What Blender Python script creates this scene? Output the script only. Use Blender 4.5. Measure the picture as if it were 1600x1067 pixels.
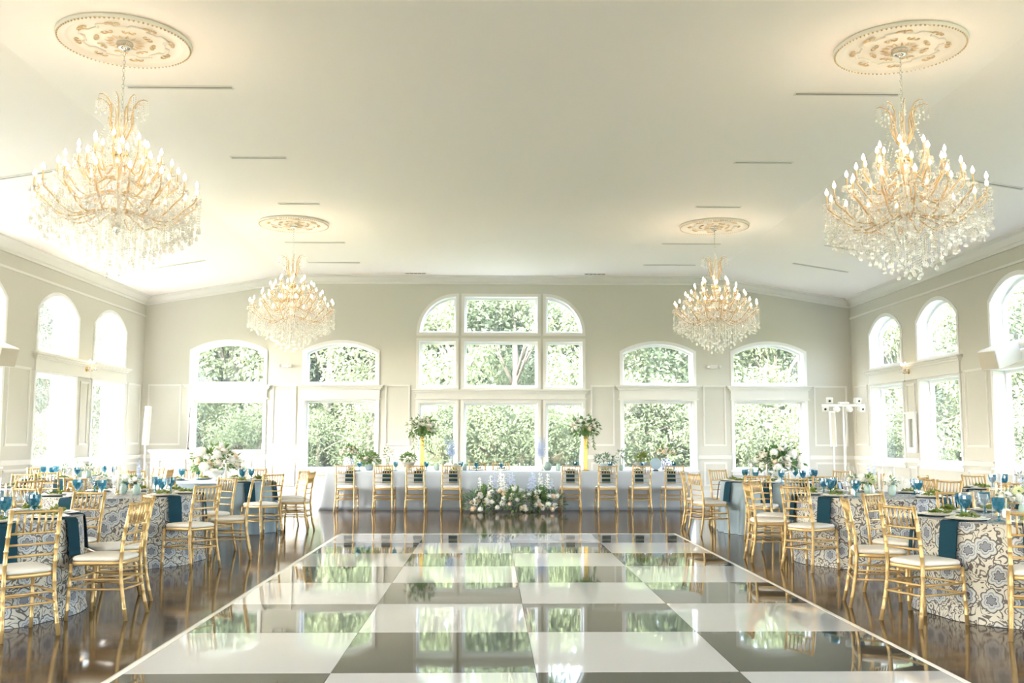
import bpy, math, random
from math import sin, cos, pi, radians, sqrt, atan2
from mathutils import Vector, Matrix, Euler

random.seed(7)
for o in list(bpy.data.objects): bpy.data.objects.remove(o)
SC = bpy.context.scene
COL = SC.collection

# ------------------------------------------------------------------ camera
FPX, PITCH, YAW, ROLL, CAMH = 1519.1, 0.100512, 0.017656, 0.001635, 1.401
cd = bpy.data.cameras.new('camera'); cam = bpy.data.objects.new('camera', cd); COL.objects.link(cam)
cd.sensor_width = 36.0; cd.lens = FPX / 1600 * 36.0; cd.clip_start = 0.05; cd.clip_end = 500
_F = Vector((sin(YAW) * cos(PITCH), cos(YAW) * cos(PITCH), sin(PITCH)))
_R0 = Vector((cos(YAW), -sin(YAW), 0)); _U0 = _R0.cross(_F)
_R = _R0 * cos(ROLL) + _U0 * sin(ROLL); _U = -_R0 * sin(ROLL) + _U0 * cos(ROLL)
cam.matrix_world = Matrix(((_R.x, _U.x, -_F.x, 0), (_R.y, _U.y, -_F.y, 0), (_R.z, _U.z, -_F.z, CAMH), (0, 0, 0, 1)))
SC.camera = cam

# ------------------------------------------------------------------ world, sun, exposure
SUN_DIR = Vector((1.0, 0.52, -0.76)).normalized()
w = bpy.data.worlds.new('sky'); SC.world = w; w.use_nodes = True
nt = w.node_tree; nt.nodes.clear()
sky = nt.nodes.new('ShaderNodeTexSky'); sky.sky_type = 'NISHITA'; sky.sun_disc = False
sky.sun_elevation = math.asin(-SUN_DIR.z); sky.sun_rotation = atan2(-SUN_DIR.x, -SUN_DIR.y)
sky.dust_density = 3.0; sky.air_density = 1.0; sky.ozone_density = 1.0
hs = nt.nodes.new('ShaderNodeHueSaturation'); hs.inputs['Saturation'].default_value = 0.62; hs.inputs['Value'].default_value = 1.0
bg = nt.nodes.new('ShaderNodeBackground'); bg.inputs['Strength'].default_value = 2.3
wo = nt.nodes.new('ShaderNodeOutputWorld')
nt.links.new(sky.outputs[0], hs.inputs['Color']); nt.links.new(hs.outputs[0], bg.inputs[0]); nt.links.new(bg.outputs[0], wo.inputs[0])
sl = bpy.data.lights.new('sun', 'SUN'); sl.energy = 7.8; sl.angle = radians(0.6); sl.color = (1.0, 0.96, 0.91)
sun = bpy.data.objects.new('sun', sl); COL.objects.link(sun)
sun.rotation_euler = SUN_DIR.to_track_quat('-Z', 'Y').to_euler()

vs = SC.view_settings
vs.view_transform = 'Standard'; vs.look = 'None'; vs.gamma = 1.0; vs.use_curve_mapping = False
vs.exposure = 1.62
CHANDELIER_W = 165.0
cy = SC.cycles
cy.use_denoising = True; cy.max_bounces = 10; cy.diffuse_bounces = 6; cy.glossy_bounces = 4
cy.transmission_bounces = 6; cy.transparent_max_bounces = 24; cy.caustics_reflective = False; cy.caustics_refractive = False
cy.sample_clamp_indirect = 8.0

# ------------------------------------------------------------------ materials
def pmat(name, col, rough=0.5, metal=0.0, **kw):
    m = bpy.data.materials.new(name); m.use_nodes = True
    b = m.node_tree.nodes['Principled BSDF']
    b.inputs['Base Color'].default_value = (*col, 1); b.inputs['Roughness'].default_value = rough; b.inputs['Metallic'].default_value = metal
    for k, v in kw.items():
        b.inputs[k.replace('_', ' ')].default_value = v
    return m
def N(m, t, **kw):
    n = m.node_tree.nodes.new(t)
    for k, v in kw.items(): setattr(n, k, v)
    return n
def L(m, a, b): m.node_tree.links.new(a, b)
def math_(m, op, a, b=None, clamp=False):
    n = N(m, 'ShaderNodeMath', operation=op, use_clamp=clamp)
    for i, v in enumerate((a, b)):
        if v is None: continue
        if isinstance(v, (int, float)): n.inputs[i].default_value = v
        else: L(m, v, n.inputs[i])
    return n.outputs[0]
def mixc(m, f, a, b):
    n = N(m, 'ShaderNodeMix', data_type='RGBA')
    for i, v in ((0, f), (6, a), (7, b)):
        if isinstance(v, (int, float)): n.inputs[i].default_value = v
        elif isinstance(v, tuple): n.inputs[i].default_value = (*v, 1)
        else: L(m, v, n.inputs[i])
    return n.outputs[2]
def noise_col(m, scale, amt, dark, coords='Object'):
    """mottle the base colour a little towards dark"""
    b = m.node_tree.nodes['Principled BSDF']; c = tuple(b.inputs['Base Color'].default_value)[:3]
    tc = N(m, 'ShaderNodeTexCoord'); nz = N(m, 'ShaderNodeTexNoise'); nz.inputs['Scale'].default_value = scale
    L(m, tc.outputs[coords], nz.inputs['Vector'])
    L(m, mixc(m, math_(m, 'MULTIPLY', nz.outputs[0], amt), c, dark), b.inputs['Base Color'])
    return nz
def bump(m, src, strength=0.1, dist=0.01):
    bp = N(m, 'ShaderNodeBump'); bp.inputs['Strength'].default_value = strength; bp.inputs['Distance'].default_value = dist
    L(m, src, bp.inputs['Height']); L(m, bp.outputs[0], m.node_tree.nodes['Principled BSDF'].inputs['Normal'])

M = {}
M['wall'] = pmat('wall_paint', (0.565, 0.553, 0.495), 0.75); noise_col(M['wall'], 3, 0.08, (0.50, 0.48, 0.43))
M['trim'] = pmat('trim_paint', (0.70, 0.685, 0.65), 0.4); noise_col(M['trim'], 5, 0.05, (0.64, 0.62, 0.58))
M['white'] = pmat('window_white', (0.78, 0.78, 0.78), 0.35)
M['ceiling'] = pmat('ceiling_paint', (0.93, 0.875, 0.83), 0.6); noise_col(M['ceiling'], 1.5, 0.05, (0.84, 0.81, 0.76))
M['plaster'] = pmat('plaster', (0.80, 0.765, 0.70), 0.5)
M['gilt'] = pmat('gilt_plaster', (0.66, 0.50, 0.31), 0.45)
M['gold'] = pmat('gold_paint', (0.455, 0.30, 0.12), 0.32, 0.45); noise_col(M['gold'], 14, 0.3, (0.34, 0.21, 0.07))
M['cushion'] = pmat('ivory_cushion', (0.60, 0.555, 0.485), 0.8); noise_col(M['cushion'], 30, 0.12, (0.52, 0.47, 0.40))
M['navy'] = pmat('navy_napkin', (0.008, 0.034, 0.050), 0.9, Specular_IOR_Level=0.1); noise_col(M['navy'], 40, 0.4, (0.018, 0.05, 0.07))
M['chrome'] = pmat('chrome', (0.75, 0.74, 0.7), 0.12, 1.0)
M['brass'] = pmat('polished_brass', (0.60, 0.41, 0.13), 0.25, 0.8); noise_col(M['brass'], 6, 0.2, (0.6, 0.38, 0.1))
M['black'] = pmat('black_plastic', (0.015, 0.015, 0.013), 0.4)
M['plate'] = pmat('stoneware_plate', (0.66, 0.62, 0.55), 0.3)
M['charger'] = pmat('charger_plate', (0.72, 0.68, 0.6), 0.25)
M['candle'] = pmat('ivory_wax', (0.86, 0.8, 0.68), 0.5, Subsurface_Weight=0.1)
M['sage'] = pmat('sage_ceramic', (0.33, 0.43, 0.37), 0.25)
M['slate'] = pmat('slate_blue_ceramic', (0.27, 0.35, 0.40), 0.4)
M['ivoryceramic'] = pmat('ivory_ceramic', (0.82, 0.78, 0.72), 0.25)
M['stone'] = pmat('weathered_stone', (0.42, 0.40, 0.36), 0.85); noise_col(M['stone'], 25, 0.6, (0.25, 0.24, 0.2))
M['whiteplastic'] = pmat('white_plastic', (0.83, 0.82, 0.80), 0.35)
M['grille'] = pmat('speaker_grille', (0.55, 0.50, 0.41), 0.6)
M['ledge'] = pmat('floor_edge', (0.80, 0.75, 0.67), 0.2)
M['bark'] = pmat('bark', (0.16, 0.12, 0.09), 0.9); noise_col(M['bark'], 8, 0.6, (0.3, 0.27, 0.22))
M['mirror'] = pmat('mirror_glass', (0.55, 0.57, 0.52), 0.08, 0.8)
M['slot'] = pmat('diffuser_slot', (0.30, 0.27, 0.22), 0.5)
M['brown'] = pmat('dark_wood', (0.05, 0.028, 0.018), 0.35)

def emis(name, col, s):
    m = bpy.data.materials.new(name); m.use_nodes = True; m.node_tree.nodes.clear()
    e = N(m, 'ShaderNodeEmission'); e.inputs[0].default_value = (*col, 1); e.inputs[1].default_value = s
    o = N(m, 'ShaderNodeOutputMaterial'); L(m, e.outputs[0], o.inputs[0])
    m.cycles.emission_sampling = 'NONE'
    return m
M['bulb'] = emis('lit_bulb', (1.0, 0.83, 0.58), 7.0)
M['flame'] = emis('flame', (1.0, 0.55, 0.2), 5.0)

def thin(name, tint, gloss, diff=0.0, dcol=(0.9, 0.9, 0.9), rough=0.02, ior=1.5, refl=1.0):
    """thin clear glass: see-through with a fresnel reflection and a little body colour"""
    m = bpy.data.materials.new(name); m.use_nodes = True; m.node_tree.nodes.clear()
    t = N(m, 'ShaderNodeBsdfTransparent'); t.inputs[0].default_value = (*tint, 1)
    g = N(m, 'ShaderNodeBsdfGlossy'); g.inputs['Roughness'].default_value = rough; g.inputs[0].default_value = (1, 1, 1, 1)
    f = N(m, 'ShaderNodeFresnel'); ge = N(m, 'ShaderNodeNewGeometry')
    L(m, math_(m, 'ADD', ior, math_(m, 'MULTIPLY', ge.outputs['Backfacing'], 1.0 / ior - ior)), f.inputs[0])      # same reflectance from both sides of the thin sheet
    mx = N(m, 'ShaderNodeMixShader'); L(m, math_(m, 'ADD', math_(m, 'MULTIPLY', f.outputs[0], refl), gloss, True), mx.inputs[0]); L(m, t.outputs[0], mx.inputs[1]); L(m, g.outputs[0], mx.inputs[2])
    out = mx.outputs[0]
    if diff > 0:
        d = N(m, 'ShaderNodeBsdfDiffuse'); d.inputs[0].default_value = (*dcol, 1)
        tr = N(m, 'ShaderNodeBsdfTranslucent'); tr.inputs[0].default_value = (*dcol, 1)
        a = N(m, 'ShaderNodeMixShader'); a.inputs[0].default_value = 0.5; L(m, d.outputs[0], a.inputs[1]); L(m, tr.outputs[0], a.inputs[2])
        m2 = N(m, 'ShaderNodeMixShader'); m2.inputs[0].default_value = diff; L(m, out, m2.inputs[1]); L(m, a.outputs[0], m2.inputs[2]); out = m2.outputs[0]
    o = N(m, 'ShaderNodeOutputMaterial'); L(m, out, o.inputs[0])
    return m
M['pane'] = thin('window_glass', (0.97, 0.98, 0.975), 0.0, 0.012, (0.95, 0.96, 0.95), refl=0.22)
M['crystal'] = thin('crystal', (0.985, 0.98, 0.97), 0.16, 0.24, (0.97, 0.95, 0.92), 0.06, 1.6)
M['armglass'] = thin('gold_glass_arm', (0.99, 0.93, 0.82), 0.12, 0.45, (0.80, 0.58, 0.34), 0.08, 1.5)
M['clear'] = thin('clear_glass', (0.985, 0.99, 0.99), 0.01, 0.03, refl=0.6)
M['blueglass'] = thin('blue_glass', (0.42, 0.68, 0.77), 0.04, 0.25, (0.04, 0.25, 0.34), 0.03)

def leafmat(name, col, col2, trans=0.4):
    m = bpy.data.materials.new(name); m.use_nodes = True; m.node_tree.nodes.clear()
    tc = N(m, 'ShaderNodeTexCoord'); oi = N(m, 'ShaderNodeObjectInfo')
    nz = N(m, 'ShaderNodeTexNoise'); nz.inputs['Scale'].default_value = 2.3; L(m, tc.outputs['Object'], nz.inputs['Vector'])
    wn = N(m, 'ShaderNodeTexWhiteNoise'); L(m, tc.outputs['UV'], wn.inputs['Vector'])
    f = math_(m, 'ADD', math_(m, 'MULTIPLY', nz.outputs[0], 0.5), math_(m, 'ADD', math_(m, 'MULTIPLY', oi.outputs['Random'], 0.35), math_(m, 'MULTIPLY', wn.outputs[0], 0.3)), True)
    c = mixc(m, f, col, col2)
    d = N(m, 'ShaderNodeBsdfDiffuse'); t = N(m, 'ShaderNodeBsdfTranslucent'); L(m, c, d.inputs[0]); L(m, c, t.inputs[0])
    mx = N(m, 'ShaderNodeMixShader'); mx.inputs[0].default_value = trans; L(m, d.outputs[0], mx.inputs[1]); L(m, t.outputs[0], mx.inputs[2])
    o = N(m, 'ShaderNodeOutputMaterial'); L(m, mx.outputs[0], o.inputs[0])
    return m
M['tree'] = leafmat('tree_leaves', (0.10, 0.135, 0.075), (0.20, 0.225, 0.135))
M['tree2'] = leafmat('cool_tree_leaves', (0.08, 0.115, 0.08), (0.15, 0.18, 0.13))
M['leaf'] = leafmat('bouquet_leaves', (0.045, 0.13, 0.045), (0.22, 0.33, 0.12), 0.25)
M['eucalyptus'] = leafmat('eucalyptus_leaves', (0.08, 0.17, 0.10), (0.28, 0.35, 0.24), 0.25)
M['salad'] = leafmat('salad_leaves', (0.09, 0.16, 0.03), (0.30, 0.33, 0.10), 0.2)
M['rose'] = leafmat('cream_petals', (0.80, 0.71, 0.60), (0.90, 0.86, 0.80), 0.25)
M['whitepetal'] = leafmat('white_petals', (0.84, 0.83, 0.76), (0.92, 0.91, 0.88), 0.25)
M['greenpetal'] = leafmat('lime_petals', (0.62, 0.68, 0.34), (0.80, 0.80, 0.55), 0.25)
M['bluepetal'] = leafmat('blue_petals', (0.42, 0.50, 0.66), (0.62, 0.67, 0.78), 0.25)
M['blush'] = leafmat('blush_petals', (0.80, 0.62, 0.44), (0.88, 0.76, 0.62), 0.25)

# wood floor
def wood():
    m = pmat('wood_floor', (0.1, 0.06, 0.03), 0.16, Specular_IOR_Level=0.36)
    b = m.node_tree.nodes['Principled BSDF']; tc = N(m, 'ShaderNodeTexCoord')
    br = N(m, 'ShaderNodeTexBrick'); br.offset = 0.37; br.inputs['Scale'].default_value = 1.0
    br.inputs['Brick Width'].default_value = 1.3; br.inputs['Row Height'].default_value = 0.083; br.inputs['Mortar Size'].default_value = 0.0016
    br.inputs['Color1'].default_value = (0.055, 0.030, 0.014, 1); br.inputs['Color2'].default_value = (0.12, 0.072, 0.036, 1); br.inputs['Mortar'].default_value = (0.015, 0.008, 0.004, 1)
    L(m, tc.outputs['Object'], br.inputs['Vector'])
    mp = N(m, 'ShaderNodeMapping'); mp.inputs['Scale'].default_value = (3, 60, 1); L(m, tc.outputs['Object'], mp.inputs['Vector'])
    nz = N(m, 'ShaderNodeTexNoise'); nz.inputs['Scale'].default_value = 1.0; nz.inputs['Detail'].default_value = 5; L(m, mp.outputs[0], nz.inputs['Vector'])
    L(m, mixc(m, math_(m, 'MULTIPLY', nz.outputs[0], 0.55), br.outputs['Color'], (0.03, 0.016, 0.008)), b.inputs['Base Color'])
    L(m, math_(m, 'ADD', math_(m, 'MULTIPLY', nz.outputs[0], 0.12), 0.03), b.inputs['Roughness'])
    bump(m, math_(m, 'ADD', math_(m, 'MULTIPLY', nz.outputs[0], 0.35), math_(m, 'MULTIPLY', br.outputs['Fac'], -1.0)), 0.12, 0.0015)
    return m
M['wood'] = wood()
def tile(name, col):
    m = pmat(name, col, 0.035); tc = N(m, 'ShaderNodeTexCoord'); nz = N(m, 'ShaderNodeTexNoise'); nz.inputs['Scale'].default_value = 2.2
    nz.inputs['Detail'].default_value = 1.0
    L(m, tc.outputs['Object'], nz.inputs['Vector']); bump(m, nz.outputs[0], 0.05, 0.01)
    return m
M['tile_white'] = tile('gloss_white_tile', (0.47, 0.452, 0.442)); M['tile_black'] = tile('gloss_black_tile', (0.05, 0.05, 0.045))
def cloth(name, c1, c2):
    m = pmat(name, c1, 0.7, Sheen_Weight=0.2); noise_col(m, 2.5, 0.5, c2)
    return m
M['bluecloth'] = cloth('dusty_blue_cloth', (0.215, 0.275, 0.305), (0.18, 0.235, 0.265))
M['headcloth'] = cloth('pale_blue_cloth', (0.39, 0.425, 0.47), (0.33, 0.37, 0.415))
def floral():
    m = pmat('floral_cloth', (0.7, 0.66, 0.58), 0.75); b = m.node_tree.nodes['Principled BSDF']
    uv = N(m, 'ShaderNodeUVMap')
    # wobble
    nz = N(m, 'ShaderNodeTexNoise'); nz.inputs['Scale'].default_value = 9; L(m, uv.outputs[0], nz.inputs['Vector'])
    ad = N(m, 'ShaderNodeVectorMath', operation='MULTIPLY_ADD'); ad.inputs[1].default_value = (0.05, 0.05, 0); L(m, nz.outputs['Color'], ad.inputs[0]); L(m, uv.outputs[0], ad.inputs[2])
    vo = N(m, 'ShaderNodeTexVoronoi'); vo.voronoi_dimensions = '2D'; vo.inputs['Scale'].default_value = 4.7; vo.inputs['Randomness'].default_value = 0.55; L(m, ad.outputs[0], vo.inputs['Vector'])
    d = vo.outputs['Distance']
    sub = N(m, 'ShaderNodeVectorMath', operation='SUBTRACT'); L(m, vo.outputs['Position'], sub.inputs[0])
    sc_ = N(m, 'ShaderNodeVectorMath', operation='SCALE'); sc_.inputs['Scale'].default_value = 1.0; L(m, ad.outputs[0], sc_.inputs[0]); L(m, sc_.outputs[0], sub.inputs[1])
    sx = N(m, 'ShaderNodeSeparateXYZ'); L(m, sub.outputs[0], sx.inputs[0])
    ang = math_(m, 'ARCTAN2', sx.outputs[1], sx.outputs[0])
    pet = math_(m, 'ABSOLUTE', math_(m, 'SINE', math_(m, 'MULTIPLY', ang, 3.0)))
    dd = math_(m, 'SUBTRACT', d, math_(m, 'MULTIPLY', pet, 0.075))      # scalloped radius
    rp = N(m, 'ShaderNodeValToRGB'); cr = rp.color_ramp; cr.interpolation = 'CONSTANT'
    cream = (0.44, 0.405, 0.335, 1); dark = (0.065, 0.06, 0.057, 1); blue = (0.19, 0.225, 0.275, 1); pale = (0.35, 0.355, 0.355, 1); grey = (0.16, 0.165, 0.19, 1)
    stops = [(0.0, grey), (0.10, dark), (0.135, pale), (0.19, blue), (0.235, cream), (0.275, pale), (0.32, dark), (0.36, cream)]
    cr.elements[0].color = stops[0][1]; cr.elements[0].position = 0
    cr.elements[1].color = stops[1][1]; cr.elements[1].position = stops[1][0]
    for p_, c_ in stops[2:]:
        e = cr.elements.new(p_); e.color = c_
    L(m, dd, rp.inputs[0])
    # vines between the flowers
    n2 = N(m, 'ShaderNodeTexNoise'); n2.inputs['Scale'].default_value = 9.5; n2.inputs['Detail'].default_value = 1.0; n2.inputs['Distortion'].default_value = 1.6; L(m, uv.outputs[0], n2.inputs['Vector'])
    band = math_(m, 'ABSOLUTE', math_(m, 'SUBTRACT', math_(m, 'FRACT', math_(m, 'MULTIPLY', n2.outputs[0], 5.0)), 0.5))
    vine = math_(m, 'MULTIPLY', math_(m, 'LESS_THAN', band, 0.175), math_(m, 'GREATER_THAN', dd, 0.365))
    L(m, mixc(m, vine, rp.outputs[0], (0.085, 0.075, 0.066)), b.inputs['Base Color'])
    return m
M['floral'] = floral()
def grassmat():
    m = pmat('lawn_grass', (0.13, 0.16, 0.075), 0.9); noise_col(m, 0.6, 0.8, (0.2, 0.22, 0.13)); return m
M['grass'] = grassmat()
def porcelain():
    m = pmat('blue_white_porcelain', (0.85, 0.86, 0.88), 0.15); b = m.node_tree.nodes['Principled BSDF']; tc = N(m, 'ShaderNodeTexCoord')
    n2 = N(m, 'ShaderNodeTexNoise'); n2.inputs['Scale'].default_value = 22; n2.inputs['Distortion'].default_value = 2.0; L(m, tc.outputs['Object'], n2.inputs['Vector'])
    f = math_(m, 'GREATER_THAN', n2.outputs[0], 0.52); L(m, mixc(m, f, (0.85, 0.86, 0.88), (0.06, 0.10, 0.30)), b.inputs['Base Color']); return m
M['porcelain'] = porcelain()

# ------------------------------------------------------------------ mesh helpers
class MB:
    def __init__(s): s.v = []; s.f = []; s.uv = []
    def add(s, vs, fs):
        n = len(s.v); s.v += [tuple(p) for p in vs]; s.f += [tuple(i + n for i in q) for q in fs]; return s
    def box(s, x0, x1, y0, y1, z0, z1):
        return s.add([(x0, y0, z0), (x1, y0, z0), (x1, y1, z0), (x0, y1, z0), (x0, y0, z1), (x1, y0, z1), (x1, y1, z1), (x0, y1, z1)],
                     [(0, 3, 2, 1), (4, 5, 6, 7), (0, 1, 5, 4), (1, 2, 6, 5), (2, 3, 7, 6), (3, 0, 4, 7)])
    def bbox(s, x0, x1, y0, y1, z0, z1, b=0.01):
        """box with chamfered vertical edges and top/bottom edges"""
        def ring(i, z): return [(x0 + i + b, y0 + i, z), (x1 - i - b, y0 + i, z), (x1 - i, y0 + i + b, z), (x1 - i, y1 - i - b, z), (x1 - i - b, y1 - i, z), (x0 + i + b, y1 - i, z), (x0 + i, y1 - i - b, z), (x0 + i, y0 + i + b, z)]
        return s.loft([ring(b, z0), ring(0, z0 + b), ring(0, z1 - b), ring(b, z1)])
    def loft(s, rings, cap=True, closed=True):
        n = len(rings[0]); vs = [p for r in rings for p in r]; fs = []
        for k in range(len(rings) - 1):
            for i in range(n if closed else n - 1):
                j = (i + 1) % n; fs.append((k * n + i, k * n + j, (k + 1) * n + j, (k + 1) * n + i))
        if cap: fs.append(tuple(range(n))[::-1]); fs.append(tuple((len(rings) - 1) * n + i for i in range(n)))
        return s.add(vs, fs)
    def lathe(s, prof, n=16, c=(0, 0, 0), cap=True):
        return s.loft([[(c[0] + r * cos(2 * pi * i / n), c[1] + r * sin(2 * pi * i / n), c[2] + z) for i in range(n)] for r, z in prof], cap)
    def tube(s, path, rad, n=8, cap=True):
        P = [Vector(p) for p in path]; R = rad if isinstance(rad, (list, tuple)) else [rad] * len(P); rings = []; ref = None
        for k, p in enumerate(P):
            t = (P[min(k + 1, len(P) - 1)] - P[max(k - 1, 0)]).normalized()
            if ref is None: ref = Vector((0, 0, 1)) if abs(t.z) < 0.9 else Vector((1, 0, 0))
            a = (ref - t * ref.dot(t)).normalized(); ref = a; b = t.cross(a)
            rings.append([tuple(p + (a * cos(2 * pi * i / n) + b * sin(2 * pi * i / n)) * R[k]) for i in range(n)])
        return s.loft(rings, cap)
    def prism(s, poly, fn0, fn1):
        """polygon (2D pts) extruded between two mappings"""
        n = len(poly); vs = [fn0(p) for p in poly] + [fn1(p) for p in poly]
        fs = [tuple(range(n)), tuple(range(2 * n - 1, n - 1, -1))] + [(i, i + n, (i + 1) % n + n, (i + 1) % n) for i in range(n)]
        return s.add(vs, fs)
    def ring(s, outer, inner, fn0, fn1):
        n = len(outer); vs = [fn0(p) for p in outer] + [fn0(p) for p in inner] + [fn1(p) for p in outer] + [fn1(p) for p in inner]; fs = []
        for i in range(n):
            j = (i + 1) % n
            fs += [(i, j, n + j, n + i), (2 * n + i, 3 * n + i, 3 * n + j, 2 * n + j), (i, 2 * n + i, 2 * n + j, j), (n + i, n + j, 3 * n + j, 3 * n + i)]
        return s.add(vs, fs)
    def leaf(s, p, d, up, ln, wd, fold=0.25):
        """pointed leaf: from p along d, 4 quads-ish folded along the middle"""
        d = Vector(d).normalized(); up = Vector(up); sd = d.cross(up)
        if sd.length < 1e-4: sd = d.cross(Vector((1, 0.3, 0)))
        sd.normalize(); nn = sd.cross(d); p = Vector(p)
        m = p + d * ln * 0.5
        return s.add([p, m + sd * wd / 2 + nn * fold * wd, p + d * ln - nn * fold * wd * 0.6, m - sd * wd / 2 + nn * fold * wd], [(0, 1, 2), (0, 2, 3)])
    def mesh(s, name, mat, smooth=False):
        me = bpy.data.meshes.new(name); me.from_pydata(s.v, [], s.f); me.validate(clean_customdata=False)
        if mat is not None: me.materials.append(M[mat] if isinstance(mat, str) else mat)
        if smooth: me.polygons.foreach_set('use_smooth', [True] * len(me.polygons))
        me.update(); return me

def ob(name, data, parent=None, loc=(0, 0, 0), rot=(0, 0, 0), sc=(1, 1, 1)):
    o = bpy.data.objects.new(name, data); COL.objects.link(o)
    o.parent = parent; o.location = loc; o.rotation_euler = rot; o.scale = (sc, sc, sc) if isinstance(sc, (int, float)) else sc
    return o
def tag(o, label, cat, group=None):
    o['label'] = label; o['category'] = cat
    if group: o['group'] = group
    return o
def empty(name, loc, rz=0.0, label=None, cat=None, group=None):
    o = ob(name, None, None, loc, (0, 0, rz)); o.empty_display_size = 0.1
    if label: tag(o, label, cat, group)
    return o
def struct(name, mb, mat, parent=None, smooth=False):
    o = ob(name, mb.mesh(name, mat, smooth) if isinstance(mb, MB) else mb, parent)
    if parent is None: o['kind'] = 'structure'
    return o
def offset(poly, d):
    """offset a convex counter-clockwise polygon outwards by d"""
    n = len(poly); out = []
    for i in range(n):
        a, b, c = Vector(poly[i - 1]), Vector(poly[i]), Vector(poly[(i + 1) % n])
        e1 = (b - a).normalized(); e2 = (c - b).normalized()
        n1 = Vector((e1.y, -e1.x)); n2 = Vector((e2.y, -e2.x)); k = (n1 + n2); k = k / max(0.3, (1 + n1.dot(n2)))
        out.append(tuple(b + k * d))
    return out
def arch(x0, x1, z0, zs, zt, n=14):
    """opening with a segmental arched top, counter-clockwise"""
    a = (x1 - x0) / 2; h = zt - zs; R = (a * a + h * h) / (2 * h); cz = zt - R; th = math.asin(a / R)
    return [(x0, z0), (x1, z0)] + [((x0 + x1) / 2 + R * sin(th - 2 * th * i / n), cz + R * cos(th - 2 * th * i / n)) for i in range(n + 1)]
def rect(x0, x1, z0, z1): return [(x0, z0), (x1, z0), (x1, z1), (x0, z1)]

# ------------------------------------------------------------------ room shell
XL, XR, YB, YF = -8.64, 8.89, 24.0, -2.4
XC = 0.125; HF = 5.2; ZC = 5.45; ZW = 4.88; TH = 0.29; THL = 0.5
fl = MB().box(XL - 0.5, XR + 0.5, YF - 0.5, YB + 0.5, -0.2, 0.0); struct('floor', fl, 'wood')
c = MB()
for z0, z1, x0, x1 in ((ZW, ZC, XL, XC - HF), (ZC, ZC, XC - HF, XC + HF), (ZC, ZW, XC + HF, XR)):
    c.add([(x0, YF, z0), (x1, YF, z1), (x1, YB, z1), (x0, YB, z0), (x0, YF, z0 + .2), (x1, YF, z1 + .2), (x1, YB, z1 + .2), (x0, YB, z0 + .2)],
          [(0, 3, 2, 1), (4, 5, 6, 7), (0, 1, 5, 4), (1, 2, 6, 5), (2, 3, 7, 6), (3, 0, 4, 7)])
struct('ceiling', c, 'ceiling')
TILT = atan2(ZC - ZW, (XC - HF) - XL)
def ceil_z(x):
    d = abs(x - XC)
    return ZC if d <= HF else ZC - (d - HF) * math.tan(TILT)

# back wall: local x = world X, depth = +Y
bmap = lambda y: (lambda p: (p[0], y, p[1]))
BW = [XC - 6.68, XC - 3.92, XC + 3.92, XC + 6.68]; BH = 0.885
CX = 0.15; FW = [BW[0], BW[1], BW[2], BW[3]]
def over_arch(a): return [a[2]] + list(a[3:]) + [(a[-1][0], 5.62), (a[2][0], 5.62)]
def back_upper(x): return arch(x - BH, x + BH, 2.75, 3.55, 3.78)
def back_lower(x): return rect(x - BH, x + BH, 0.66, 2.36)
cols = [(-2.03, -1.11), (-0.92, 0.92), (1.11, 2.03)]
def quarter(s, n=12):
    q = [(CX + s * (1.11 + 0.92 * sin(pi / 2 * i / n)), 4.03 + 0.92 * cos(pi / 2 * i / n)) for i in range(n + 1)]   # from the top to the far side
    poly = [(CX + s * 1.11, 4.03)] + q[::-1]
    return poly if s > 0 else poly[::-1]
def end_wall(name, Y, sg, wins, tall):
    wb = MB(); B0, B1 = bmap(Y), bmap(Y + sg * TH)
    def wpiece(poly): wb.prism(poly, B0, B1)
    e = [XL - TH] + [q for x in wins for q in (x - BH, x + BH)] + [XR + TH]
    if tall: e = sorted(e + [CX - 2.03, CX + 2.03])
    for i in range(0, len(e), 2): wpiece(rect(e[i], e[i + 1], 0, 5.62))
    for x in wins:
        wpiece(rect(x - BH, x + BH, 0, 0.66)); wpiece(rect(x - BH, x + BH, 2.36, 2.75)); wpiece(over_arch(back_upper(x)))
    if tall:
        for a, b in ((-1.11, -0.92), (0.92, 1.11)): wpiece(rect(CX + a, CX + b, 0, 5.62))
        for a, b in cols:
            for z0, z1 in ((0, 0.68), (2.31, 2.68), (3.83, 4.03)): wpiece(rect(CX + a, CX + b, z0, z1))
        wpiece(rect(CX - 0.92, CX + 0.92, 4.95, 5.62))
        for s in (-1, 1):
            q = [(CX + s * (1.11 + 0.92 * sin(pi / 2 * i / 12)), 4.03 + 0.92 * cos(pi / 2 * i / 12)) for i in range(13)]
            wpiece(q + [(CX + s * 2.03, 5.62), (CX + s * 1.11, 5.62)])
    struct(name, wb, 'wall')
end_wall('wall_back', YB, 1, BW, True); end_wall('wall_front', YF, -1, FW, False)  # front-wall windows are unseen, added to bring in more daylight from behind

# side walls: local x = world Y
SW = [21.90, 19.30, 16.28, 13.68, 10.66, 8.06, 5.04, 2.44, -0.58]; SH = 0.87
def side_upper(y): return arch(y - SH, y + SH, 3.08, 3.86, 4.22)
def side_lower(y): return rect(y - SH, y + SH, 0.93, 2.65)
def side_wall(name, X, sg, th):
    b = MB(); f0 = lambda p: (X, p[0], p[1]); f1 = lambda p: (X + sg * th, p[0], p[1])
    e = [YF]
    for y in sorted(SW): e += [y - SH, y + SH]
    e += [YB]
    for i in range(0, len(e), 2): b.prism(rect(e[i], e[i + 1], 0, 5.0), f0, f1)
    for y in SW:
        b.prism(rect(y - SH, y + SH, 0, 0.93), f0, f1); b.prism(rect(y - SH, y + SH, 2.65, 3.08), f0, f1)
        a = side_upper(y); b.prism(list(a[2:]) + [(a[-1][0], 5.0), (a[2][0], 5.0)], f0, f1)
    struct(name, b, 'wall')
side_wall('wall_left', XL, -1, THL); side_wall('wall_right', XR, 1, TH)

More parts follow.
